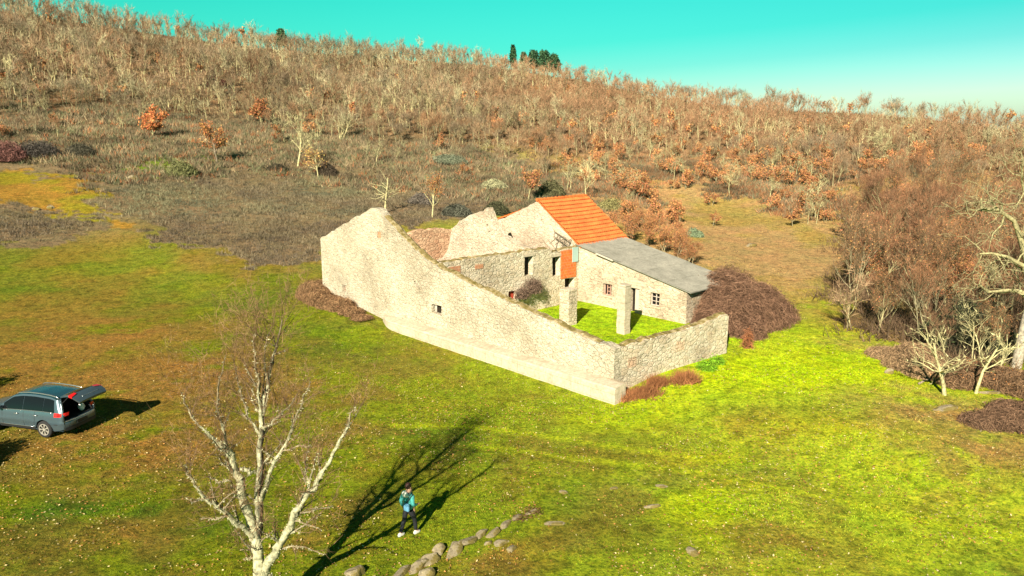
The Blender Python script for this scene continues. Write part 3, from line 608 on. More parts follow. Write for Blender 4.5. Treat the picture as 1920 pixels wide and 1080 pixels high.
def place_tree(name, meshes, x, y, s, rz, label, cat, group=None, z=None):
    e = empty(name, (x, y, hz(x, y) if z is None else z), rz, label, cat, group); e.scale = (s, s, s * rnd.uniform(.92, 1.1))
    for nm, me in zip(('trunk', 'crown'), meshes):
        o = bpy.data.objects.new(nm, me); COL.objects.link(o); o.parent = e
    return e
def one_tree(name, seed, px, py, H, label, cat='tree', group=None, rz=0, **k):
    x, y, z = site(px, py); r = np.random.default_rng(seed); ms = tree_meshes(name, r, H, k.pop('r0', H * .022), k.pop('ntwig', 900), **k)
    return place_tree(name, ms, x, y, 1, rz, label, cat, group)

BROWN = (.235, .150, .085); REDB = (.265, .145, .075); GREYB = (.22, .16, .10); RUST = (.38, .165, .07)
# --- templates
TR = np.random.default_rng(5)
hill_t = [tree_meshes('hill_oak', TR, 6.2, .09, 620, twigcol=[BROWN, GREYB, REDB][i % 3], barkcol=[PALE, PALEG][i % 2], nstem=[1, 2, 1, 3, 1, 2, 1, 1][i], nb=7, depth=2, twlen=.16, tww=.035, up=.42, spread=.45) for i in range(8)]
rust_t = [tree_meshes('rust_oak', TR, 4.4, .08, 320, nleaf=900, leafsize=.24, leafcol=RUST, twigcol=BROWN, barkcol=PALEG, nstem=[1, 3, 2][i % 3], nb=6, depth=2, tww=.03, up=.35, trunk=.15) for i in range(4)]
rustn_t = [tree_meshes('rust_oak_near', TR, 4.4, .07, 900, nleaf=3600, leafsize=.11, leafcol=RUST, twigcol=BROWN, barkcol=PALEG, nstem=[2, 3][i], nb=8, depth=2, tww=.018, up=.35, trunk=.2) for i in range(2)]
copse_t = [tree_meshes('copse_tree', TR, 8.0, .10, 3000, nleaf=[0, 700, 0, 0, 900][i], leafsize=.12, leafcol=RUST, twigcol=[(.215, .105, .055), (.19, .115, .06), (.15, .08, .045)][i % 3], barkcol=PALEG if i % 2 else PALE * .9, nstem=[2, 3, 1, 4, 2][i], nb=9, depth=3, twlen=.065, tww=.022, up=.5, spread=.36, trunk=.25) for i in range(5)]
lich_t = [tree_meshes('lichen_oak', TR, 5.0, .11, 260, twigcol=PALE * .9, barkcol=PALE * 1.12, nstem=[1, 2, 1][i], nb=8, depth=3, twlen=.07, tww=.04, up=.3, spread=.55, wig=.32) for i in range(3)]

# --- hillside wood: jittered world grid
def scatter(step, dmax, thr):
    gx = np.arange(-190, 200, step); gy = np.arange(60, 250, step); X, Y = np.meshgrid(gx, gy); X = X.ravel() + rg.uniform(-.5, .5, X.size) * step; Y = Y.ravel() + rg.uniform(-.5, .5, Y.size) * step
    D = np.hypot(X, Y); th = np.arctan2(X, Y); dr = np.interp(th, _th, _dr)
    k = (D < dr + 5) & (D < dmax) & (np.abs(th) < R(39)); return X[k], Y[k]
X, Y = scatter(2.45, 260, 0); D = np.hypot(X, Y); th = np.arctan2(X, Y); fe = forest_edge(th)
dens = sstep(-7, 9, D - fe) * (.58 + .42 * sstep(.25, .5, fbm(X, Y, 16, 61, 3))); dens[inpoly(X, Y, Z_COPSE)] = 0
bare = inpoly(X, Y, zone([(1470, 205), (1700, 218), (1800, 240), (1650, 262), (1480, 235)])); dens[bare] *= .25
keep = rg.uniform(0, 1, len(X)) < dens; X, Y, D, th = X[keep], Y[keep], D[keep], th[keep]
Z = height(X, Y); inframe = np.abs(th) < R(35.5)
drr = np.interp(th, _th, _dr); right = sstep(-.15, .12, th)
kindr = rg.uniform(0, 1, len(X))
is_rust = kindr < (.03 + .20 * right * sstep(45, 5, D - forest_edge(th)))
is_lich = (kindr > .91)
size = 1.12 * rg.uniform(.72, 1.2, len(X)) * (1 - .22 * right) * np.where(D > drr - 12, .9, 1) * (.72 + .28 * sstep(0, 25, D - forest_edge(th)))
order = np.argsort(D)
near = {'hill': [], 'rust': [], 'lich': []}; far = []
for i in order:
    kd = 'rust' if is_rust[i] else ('lich' if is_lich[i] else 'hill')
    lim = {'hill': 150, 'rust': 45, 'lich': 60}[kd]
    if inframe[i] and len(near[kd]) < lim: near[kd].append(i)
    else: far.append(i)
def sector(t):
    return 'left' if t < -.22 else ('middle' if t < .12 else 'right')
HL = {'hill': ('bare_oak', 'bare pale-stemmed young oak with brown twigs on the %s part of the hillside wood edge', 'bare oaks along the lower %s edge of the hillside wood'),
      'rust': ('rust_leaved_oak', 'young oak still holding rust brown leaves among bare trees on the %s hillside', 'rust leaved oaks among the bare trees on the %s hillside'),
      'lich': ('lichened_oak', 'pale grey lichen-crusted oak with crooked limbs on the %s hillside', 'lichen-crusted oaks on the %s hillside')}
TM = {'hill': hill_t, 'rust': rust_t, 'lich': lich_t}
for kd, ids in near.items():
    nm, lb, gp_ = HL[kd]
    for i in ids:
        s = sector(th[i]); T = TM[kd]
        place_tree(nm, T[rg.integers(0, len(T))], X[i], Y[i], float(size[i]), rg.uniform(0, 6.28), lb % s, 'tree', gp_ % s, float(Z[i]))
# --- the rest of the wood as one mass
def far_wood():
    r = np.random.default_rng(21); temps = []
    for i in range(14):
        kd = 'rust' if i >= 12 else 'hill'
        if kd == 'hill': a, b = make_tree(r, 6.2, .085, 210, twigcol=(1, 1, 1), barkcol=PALE * (1.0 if i % 3 else .75), nstem=[1, 1, 2, 1, 3][i % 5], nb=6, depth=1 + (i % 2), twlen=.17, tww=.055, up=.42, spread=.48)
        else: a, b = make_tree(r, 4.6, .08, 90, nleaf=150, leafsize=.42, leafcol=(1, 1, 1), twigcol=(.6, .6, .6), barkcol=PALEG, nb=5, depth=1, tww=.05)
        temps.append((kd, a, b))
    Vs = []; Fs = []; Cs = []; o = 0
    cols = [np.array(c) for c in (BROWN, GREYB, (.24, .14, .075), (.24, .18, .105), (.18, .15, .095))]
    for i in far:
        t = temps[r.integers(12, 14)] if is_rust[i] else temps[r.integers(0, 12)]
        n_ = vnoise(np.array([X[i]]), np.array([Y[i]]), 22, 91)[0]; n2_ = vnoise(np.array([X[i]]), np.array([Y[i]]), 9, 92)[0]
        c = cols[r.integers(0, 5)] * (.5 + .75 * n2_); red = np.clip(right[i] * .9 + (n_ - .5) * .9, 0, 1); c = c * (1 - red) + np.array([.265, .15, .082]) * red * (.8 + .4 * n2_)
        if r.random() < .14: c = PALEG * r.uniform(.7, 1.1)
        if is_rust[i]: c = np.array(RUST) * r.uniform(.7, 1.1)
        a = r.uniform(0, 6.28); s = size[i]; M_ = np.array([[math.cos(a), -math.sin(a), 0], [math.sin(a), math.cos(a), 0], [0, 0, r.uniform(.85, 1.2)]]) * s
        M_[0:2] = M_[0:2]; 
        pale = .5 + .95 * sstep(.3, .75, vnoise(np.array([X[i]]), np.array([Y[i]]), 13, 95)[0]) * r.uniform(.7, 1.1)
        for part, mult in ((t[1], np.array([1, 1, 1.]) * pale), (t[2], c)):
            v, f, cc = part; Vs.append(v @ M_.T + np.array([X[i], Y[i], Z[i]])); Fs.append(f + o); Cs.append(cc * mult); o += len(v)
    me = np_mesh('distant_wood', np.concatenate(Vs), np.concatenate(Fs), np.clip(np.concatenate(Cs), 0, 1)); ob = link('distant_wood', me, MAT['veg'])
    tag(ob, 'mass of leafless brown trees covering the upper hillside', 'wood', kind='stuff')
far_wood()

# --- undergrowth: shrubs and heather tufts, nobody could count them
def tufts(name, X, Y, hgt, n, col, colvar, w_, label, cat, spread=.6, mat='veg', lean=.6):
    r = np.random.default_rng(len(X)); k = len(X); Z = height(X, Y)
    base = np.repeat(np.stack([X, Y, Z], 1), n, 0); hh = np.repeat(np.broadcast_to(hgt, (k,)), n)
    P0 = base + np.stack([r.normal(0, spread * .35, k * n), r.normal(0, spread * .35, k * n), np.full(k * n, -.05)], 1)
    d = np.stack([r.normal(0, lean, k * n), r.normal(0, lean, k * n), np.ones(k * n)], 1); d /= np.linalg.norm(d, axis=1, keepdims=True)
    P1 = P0 + d * (hh * r.uniform(.5, 1.15, k * n))[:, None]
    V, F = slivers(P0, P1, np.repeat(np.broadcast_to(w_, (k,)), n) * r.uniform(.6, 1.3, k * n), r)
    cc = np.repeat(np.broadcast_to(col, (k, 3)) * r.uniform(1 - colvar, 1 + colvar, (k, 1)), n, 0) * r.uniform(.75, 1.3, (k * n, 1)); C = np.repeat(cc, 3, 0)
    ob = link(name, np_mesh(name, V, F, np.clip(C, 0, 1)), MAT[mat]); return tag(ob, label, cat, kind='stuff')
def rand_in(polys, n, dens=None, box=(-90, 90, 12, 170)):
    x = rg.uniform(box[0], box[1], n); y = rg.uniform(box[2], box[3], n); m_ = np.zeros(n, bool)
    for p in polys: m_ |= soft(x, y, p, .8, 7)
    if dens is not None: m_ &= rg.uniform(0, 1, n) < dens(x, y)
    return x[m_], y[m_]
bx_ = (-80, 25, 60, 150)
x, y = rand_in([Z_HEATH, Z_HEATH2], 90000, lambda x, y: .35 + .65 * sstep(.35, .55, fbm(x, y, 3.2, 51, 3)), bx_)
n_ = fbm(x, y, 5, 71, 3)[:, None]; n2_ = fbm(x, y, 14, 73, 2)[:, None]
colh = np.array([.165, .128, .085]) * (1 - sstep(.4, .6, n_)) + np.array([.22, .175, .105]) * sstep(.4, .6, n_); colh = colh * (.7 + .6 * n2_) + np.array([-.02, .015, .0]) * sstep(.5, .7, n2_)
tufts('heather', x, y, .26 + .30 * n_[:, 0], 9, np.clip(colh, .02, 1) * np.where(rg.uniform(0, 1, (len(x), 1)) < .2, .45, 1.0), .3, .055, 'low grey-brown heather covering the slope behind the ruin', 'heather', .55)
x, y = rand_in([Z_SCRUB], 90000, lambda x, y: .25 + .75 * sstep(.40, .55, fbm(x, y, 5, 52, 3)), (-100, 40, 70, 190))
n_ = fbm(x, y, 6, 74, 3)[:, None]; r3 = rg.uniform(0, 1, (len(x), 1))
cols_ = np.where(r3 < .45, np.array([.15, .115, .07]), np.where(r3 < .70, np.array([.125, .13, .065]), np.where(r3 < .93, np.array([.24, .18, .10]), np.array([.30, .11, .045]))))
tufts('scrub', x, y, .45 + .8 * n_[:, 0], 13, cols_ * (.25 + 1.3 * n_), .4, .09, 'grey-green and brown scrub below the hillside wood', 'scrub', .9)
# brushwood under and between the trees of the hillside and the dry brush of the right-hand slope
x = rg.uniform(-150, 150, 90000); y = rg.uniform(60, 235, 90000); D_ = np.hypot(x, y); t_ = np.arctan2(x, y)
m_ = (D_ > forest_edge(t_) - 6) & (D_ < np.interp(t_, _th, _dr) + 3) & (np.abs(t_) < R(37)) & (rg.uniform(0, 1, len(x)) < .35 + .4 * fbm(x, y, 12, 53, 3)) & ~inpoly(x, y, Z_COPSE); x, y, t_ = x[m_], y[m_], t_[m_]
rr = sstep(-.12, .1, t_)[:, None]; n_ = fbm(x, y, 9, 75, 3)[:, None]; c1 = np.array([.19, .15, .09]); c2 = np.array([.25, .155, .085])
tufts('undergrowth', x, y, .8, 6, (c1 * (1 - rr) + c2 * rr) * (.30 + .75 * n_), .4, .11, 'brown undergrowth between the hillside trees', 'undergrowth', 1.3)
x, y = rand_in([Z_MEADOW], 16000, lambda x, y: sstep(.46, .6, fbm(x, y, 4, 54, 3)) * .7, (5, 60, 48, 130))
tufts('dry_grass', x, y, .22, 6, np.array([.27, .19, .07]), .3, .05, 'dry straw coloured grass in the meadow behind the ruin', 'dry grass', .4)

Z_RUSSET = zone([(1050, 300), (1250, 292), (1560, 318), (1570, 420), (1520, 418), (1440, 392), (1330, 352), (1240, 352), (1190, 400), (1180, 440), (1090, 372)])
x, y = rand_in([Z_RUSSET], 60000, lambda x, y: .15 + .85 * sstep(.42, .56, fbm(x, y, 6, 57, 3)), (5, 70, 60, 150)); r3 = rg.uniform(0, 1, (len(x), 1)); n_ = fbm(x, y, 6, 78, 3)[:, None]
tufts('russet_scrub', x, y, .4 + .8 * n_[:, 0], 12, np.where(r3 < .4, np.array([.27, .13, .06]), np.where(r3 < .75, np.array([.18, .14, .085]), np.array([.13, .13, .07]))) * (.3 + 1.2 * n_), .4, .09, 'russet and grey scrub on the slope between the ruin and the copse', 'scrub', .9)
# --- grass blades and fallen leaves on the near field
def field_points(n, dens, seed):
    r = np.random.default_rng(seed); D = np.sqrt(r.uniform(15 ** 2, 58 ** 2, n)); D = D * r.uniform(.6, 1, n) ** .5; t = r.uniform(-R(37), R(37), n); x = D * np.sin(t); y = D * np.cos(t)
    u, v = buv(x, y); ok = ~((u > -.8) & (u < 29.2) & (v > -1.1) & (v < .7)) & ~((u > -.8) & (u < .6) & (v < 9.7) & (v > 0)) & ~((u > 4.5) & (v > 13.2)) & ~((u > 14.4) & (u < 29.2) & (v > 0)); ok &= r.uniform(0, 1, n) < dens(x, y); return x[ok], y[ok]
x, y = field_points(330000, lambda x, y: .35 + .65 * sstep(.42, .6, fbm(x, y, 1.6, 81, 3)), 3)
gc = ground_colour(x, y); gc = gc * (np.array([.9, 1.12, .8]) ** rg.uniform(0, 1, (len(x), 1))); bb = (rg.uniform(0, 1, (len(x), 1)) < .30); gc = np.where(bb, gc * np.array([1.25, .72, 1.3]), gc)
tufts('grass', x, y, .075 + .06 * fbm(x, y, 2.5, 82, 2), 2, gc, .42, .04, 'short green and brown grass of the field', 'grass', .10, 'blade', .7)
x, y = field_points(60000, lambda x, y: np.clip(.15 + 1.1 * sstep(.42, .6, fbm(x, y, 3.5, 83, 3)) * sstep(50, 24, np.hypot(x, y)), 0, 1), 4)
r = np.random.default_rng(9); P = np.stack([x, y, height(x, y) + .045], 1); V, F = leafquads(P, r.uniform(.035, .095, len(x)), r, .75)
pick = r.uniform(0, 1, (len(x), 1)); CL = np.where(pick < .32, np.array([.46, .36, .17]), np.where(pick < .75, np.array([.36, .17, .05]), np.array([.12, .06, .02]))) * r.uniform(.7, 1.2, (len(x), 1))
ob = link('fallen_leaves', np_mesh('fallen_leaves', V, F, np.repeat(CL, 4, 0)), MAT['blade']); tag(ob, 'fallen brown and pale leaves strewn on the field', 'fallen leaves', kind='stuff')

# --- copse on the right
def copse():
    r = np.random.default_rng(31); pts = []; poly = Z_COPSE; xs = [p[0] for p in poly]; ys = [p[1] for p in poly]; tries = 0
    while len(pts) < 92 and tries < 9000:
        tries += 1; x = r.uniform(min(xs), max(xs)); y = r.uniform(min(ys), max(ys))
        if inpoly(np.array([x]), np.array([y]), poly)[0] and all((x - a) ** 2 + (y - b) ** 2 > 2.6 for a, b in pts): pts.append((x, y))
    cx = np.mean([p[0] for p in pts]); 
    for k, (x, y) in enumerate(pts):
        edge = math.hypot(x, y) < 56; s = r.uniform(.58, .76) if edge else r.uniform(.78, 1.02)
        if y < 44: s *= .8
        place_tree('copse_tree', copse_t[r.integers(0, 5)], x, y, s, r.uniform(0, 6.28), 'thin leafless tree with dense reddish brown twigs inside the right-hand copse', 'tree', 'reddish leafless trees crowded in the copse right of the ruin')
    for k in range(44):
        x, y = pts[r.integers(0, len(pts))]; x += r.normal(0, 1); y += r.normal(0, 1) - 1
        if y < 47: continue
        place_tree('rust_leaved_oak', rustn_t[k % 2], x, y, r.uniform(.7, 1.15), r.uniform(0, 6.28), 'low oak with rust brown leaves mixed into the right-hand copse', 'tree', 'rust leaved oaks mixed into the right-hand copse')
    for k in range(34):
        x, y = pts[r.integers(0, len(pts))]
        if y > 60: continue
        place_tree('lichened_oak', lich_t[k % 3], x - .8, y - 1, r.uniform(.6, .85), r.uniform(0, 6.28), 'pale lichened crooked tree at the front of the right-hand copse', 'tree', 'pale lichened trees in the right-hand copse')
    P = np.array(pts); n = 2600; q = r.integers(0, len(P), n); x = P[q, 0] + r.normal(0, 1.3, n); y = P[q, 1] + r.normal(0, 1.3, n)
    tufts('brushwood', x, y, 1.3, 12, np.array([.13, .085, .05]), .5, .05, 'tangled brown brushwood under the right-hand copse', 'brushwood', 1.2)
copse()
# rust-leaved thicket behind the tiled roof and across the meadow edge (px, py, scale)
for k, (px, py, s) in enumerate([(1150, 440, .8), (1185, 455, .9), (1215, 462, .85), (1245, 475, .9), (1270, 488, .85), (1292, 500, .75), (1200, 430, .8), (1235, 440, .8), (1265, 455, .8), (1170, 415, .8), (1230, 415, .7), (1285, 470, .6)]):
    x, y, z = site(px, py); place_tree('rust_leaved_oak', rustn_t[k % 2], x, y, s * .95, k * 1.3, 'bushy oak with rust orange leaves just behind the farmhouse roofs', 'tree', 'rust leaved oaks just behind the farmhouse roofs')
for k in range(200):
    px = rnd.uniform(1060, 1560); py = rnd.uniform(300, 425)
    if 1210 < px < 1500 and 352 < py < 420 and rnd.random() < .82: continue
    if px < 1140 and py > 360: continue
    x, y, z = site(px, py); nm, T, lb = (('rust_leaved_oak', rust_t, 'scattered oak with rust brown leaves on the slope between ruin and copse') if rnd.random() < .6 else ('lichened_oak', lich_t, 'scattered pale lichened oak on the slope between ruin and copse'))
    place_tree(nm, T[k % len(T)], x, y, rnd.uniform(.5, .95), rnd.uniform(0, 6.28), lb, 'tree', lb.replace('scattered oak', 'scattered oaks').replace('oak on', 'oaks on'))
for k in range(75):
    px = rnd.uniform(-60, 1060); py = rnd.uniform(215, 330)
    if 250 < px < 480 and py > 235: continue
    if px < 260 and py > 285: continue
    x, y, z = site(px, py); q = rnd.random(); nm, T, lb = (('rust_leaved_oak', rust_t, 'small rust leaved oak scattered in the grey scrub below the wood') if q < .22 else ('lichened_oak', lich_t, 'small pale lichened oak scattered in the grey scrub below the wood') if q < .5 else ('bare_oak', hill_t, 'bare brown-twigged oak scattered in the grey scrub below the wood'))
    place_tree(nm, T[k % len(T)], x, y, rnd.uniform(.45, .85), rnd.uniform(0, 6.28), lb, 'tree', lb.replace('small ', '').replace('oak scattered', 'oaks scattered'))
# skyline trees on the right ridge (px, py ground, height m)
for k, (px, py, H) in enumerate([(1289, 196, 7), (1352, 203, 6.5), (1368, 204, 7.5), (1400, 206, 6.5), (1420, 207, 4.5), (1451, 208, 7.2), (1486, 209, 7), (1500, 210, 5.5), (1533, 212, 4.5), (1548, 213, 4), (1622, 216, 6.2), (1665, 222, 5), (1690, 225, 5), (1720, 228, 4.5)]):
    x, y, z = site(px, py + 2); place_tree('ridge_tree', hill_t[(k * 2 + 1) % 8], x, y, H / 6.0, k * 1.1, 'slender leafless tree standing against the sky on the right ridge', 'tree', 'leafless trees against the sky on the right ridge')
# --- trees one can pick out
one_tree('dead_tree', 1, 722, 400, 6.4, 'pale dead tree with short side branches behind the front gable', nb=15, depth=1, barkcol=PALE * 1.15, ntwig=160, twigcol=PALE, twlen=.06, tww=.035, trunk=.25, spread=.75, up=.0, r0=.14)
one_tree('rust_leaved_oak', 2, 810, 408, 5.6, 'slim pale-stemmed oak with rust leaves above the broken gable', nb=9, depth=2, nleaf=900, leafsize=.16, leafcol=(.42, .18, .07), twigcol=BROWN, up=.6, spread=.32, r0=.11, ntwig=500)
one_tree('rust_leaved_oak', 3, 288, 258, 5.4, 'round bright orange oak standing in grey scrub on the left', nb=9, depth=2, nleaf=2600, leafsize=.28, leafcol=(.46, .16, .06), trunk=.15)
one_tree('rust_leaved_oak', 4, 408, 308, 5.8, 'orange-brown oak with a forked dark trunk beside a green patch', nb=9, depth=2, nleaf=1700, leafsize=.24, leafcol=(.38, .16, .06), spread=.5, barkcol=BARKD)
one_tree('rust_leaved_oak', 5, 490, 232, 5.5, 'wide low red-orange oak at the foot of the wood', nb=8, depth=2, nleaf=1800, leafsize=.34, leafcol=(.36, .14, .06), nstem=3, trunk=.1)
one_tree('lichened_oak', 6, 558, 312, 7.4, 'broad pale green lichened oak with tangled crown on the middle slope', nb=10, depth=3, barkcol=PALE * 1.1, ntwig=900, twigcol=PALE * .85, twlen=.07, tww=.05, spread=.5)
one_tree('lichened_oak', 7, 597, 332, 5.0, 'low yellowish oak with leaves left of a dark stub on the middle slope', nb=10, depth=2, nleaf=500, leafsize=.2, leafcol=(.42, .26, .09), trunk=.1, spread=.6, ntwig=700)
one_tree('lichened_oak', 8, 1650, 312, 8.2, 'large pale spreading dead tree rising above the copse', nb=20, depth=2, barkcol=PALE * 1.1, ntwig=700, twigcol=PALE * .8, twlen=.07, tww=.05, trunk=.2, spread=.85, up=.05, r0=.22)
one_tree('lichened_oak', 9, 1368, 368, 4.2, 'small pale tree alone in the straw meadow', nb=9, depth=2, ntwig=300, twigcol=PALE * .8, tww=.04)
one_tree('lichened_oak', 12, 30, 178, 6.5, 'pale candelabra oak at the left edge of the hillside', nb=9, depth=2, barkcol=PALE * 1.15, ntwig=400, twigcol=PALE, tww=.05, spread=.5)
one_tree('lichened_oak', 13, 640, 262, 6.5, 'clump of pale upright stems at the foot of the middle wood', nb=7, depth=2, nstem=5, barkcol=PALE * 1.1, ntwig=700, twigcol=PALEG, tww=.05)
one_tree('rust_leaved_oak', 14, 990, 375, 4.4, 'rust leaved oak above the tiled ridge, left of it', nb=9, depth=2, nleaf=1300, leafsize=.22, leafcol=RUST)
one_tree('lichened_oak', 15, 1098, 372, 5.0, 'pale forked tree right behind the tiled ridge', nb=8, depth=2, barkcol=PALE * 1.1, ntwig=300, twigcol=PALE, tww=.04)
# front of the copse
one_tree('lichened_tree', 16, 1772, 742, 4.7, 'yellowish lichened many-branched tree, tallest of the three before the copse', nb=11, depth=2, barkcol=PALE * 1.08, ntwig=160, twigcol=PALE * 1.2, twlen=.06, tww=.05, spread=.5, up=.28, r0=.11, nsides=6, trunk=.3, wig=.35)
one_tree('lichened_tree', 17, 1828, 737, 4.3, 'yellowish lichened forked tree, middle of the three before the copse', nb=8, depth=2, barkcol=PALE * 1.08, ntwig=120, twigcol=PALE * 1.2, twlen=.06, tww=.045, spread=.5, up=.28, r0=.09, nsides=6, trunk=.35, wig=.35)
one_tree('lichened_tree', 18, 1868, 716, 3.3, 'smallest and thinnest of the three lichened trees before the copse', nb=7, depth=1, barkcol=PALE, ntwig=120, twigcol=PALE, twlen=.07, tww=.035, spread=.45, up=.4, r0=.06, nsides=6, trunk=.5)
one_tree('lichened_oak', 19, 1596, 618, 4.6, 'white-stemmed tree at the near left corner of the copse', nb=8, depth=2, barkcol=PALE * 1.1, ntwig=600, twigcol=BROWN, tww=.03, nstem=2)
# big oak at the right edge of the picture
def big_oak():
    r = np.random.default_rng(77); x, y, z = site(1904, 690); S = []
    def limb(pts, r0, r1, order=1, kids=5):
        pts = [np.array(p, float) for p in pts]; n = len(pts)
        for i in range(n - 1): S.append((*pts[i], *pts[i + 1], r0 + (r1 - r0) * i / (n - 1), r0 + (r1 - r0) * (i + 1) / (n - 1), order))
        if order > 4: return
        for k in range(kids):
            i = r.integers(max(0, (n - 1) // 3), n - 1); q = pts[i] + (pts[i + 1] - pts[i]) * r.uniform(0, 1); d = pts[i + 1] - pts[i]; d /= np.linalg.norm(d)
            a = d * .5 + r.normal(0, .75, 3) + np.array([0, 0, .15]); a /= np.linalg.norm(a); L = [0, 2.2, 1.5, .9, .55][order] * r.uniform(.6, 1.2)
            pp = [q]; 
            for s in range(4): a = a + r.normal(0, .35, 3); a /= np.linalg.norm(a); pp.append(pp[-1] + a * L / 4)
            limb(pp, (r0 + (r1 - r0) * i / (n - 1)) * .5, .012, order + 1, [0, 4, 2, 0, 0][order])
    limb([(0, 0, -.3), (.1, 0, 1.2), (.25, 0, 3.2), (.45, 0, 4.6)], .32, .25, 0, 0)
    limb([(.4, 0, 4.2), (-.4, -.1, 4.9), (-1.2, -.2, 5.0), (-2.2, .2, 4.8), (-2.9, .1, 5.3)], .17, .05, 1, 6)
    limb([(.4, 0, 4.4), (-.3, -.4, 5.7), (-.8, -.6, 6.6), (-1.7, -.4, 7.1), (-2.6, -.3, 7.3), (-3.3, -.2, 7.25)], .18, .05, 1, 7)
    limb([(.4, 0, 4.4), (.1, .2, 6.2), (-.5, .4, 8.0), (-1.2, .2, 9.2), (-2.4, 0, 9.9), (-3.5, -.2, 9.9), (-3.6, -.2, 10.6)], .22, .05, 1, 8)
    limb([(.4, 0, 4.4), (.8, .4, 7.0), (.5, .3, 9.5), (.2, 0, 11.5), (-.2, .1, 13.2)], .24, .05, 1, 9)
    limb([(.4, 0, 4.4), (1.6, -.2, 6.2), (3.0, 0, 7.6), (4.2, .3, 9.0)], .2, .05, 1, 7)
    limb([(.6, .3, 8.5), (-.4, .4, 10.2), (-1.0, .3, 11.6), (-1.3, 0, 12.6)], .12, .04, 1, 7)
    S = np.array(S); V, F = tubes(S[:, :8], 6); C = None
    m1 = S[:, 8] < 1; e = empty('large_oak', (x, y, z), 0, 'large pale-barked oak with crooked bare limbs at the right edge', 'tree'); e.scale = (.84, .84, .84)
    V1, F1 = tubes(S[m1, :8], 12); C1 = np.repeat(np.array([[.30, .26, .20]]), len(V1), 0)
    o = link('trunk', np_mesh('oak_trunk', V1, F1, C1), MAT['bark'], e, True)
    V2, F2 = tubes(S[~m1, :8], 6); C2 = (PALE * .72)[None] * r.uniform(.7, 1.15, (len(V2), 1)); tips = S[S[:, 8] >= 3]; q = r.integers(0, len(tips), 2600); P = tips[q, :3]; P1 = P + r.normal(0, .22, (2600, 3)) + np.array([0, 0, .08]); VT, FT = slivers(P, P1, .018, r)
    V3 = np.concatenate([V2, VT]); F3 = np.concatenate([F2, FT + len(V2)]); C3 = np.concatenate([C2, np.repeat((PALEG * .8)[None] * r.uniform(.6, 1.2, (2600, 1)), 3, 0)])
    link('crown', np_mesh('oak_crown', V3, F3, C3), MAT['bark'], e, True)
big_oak()

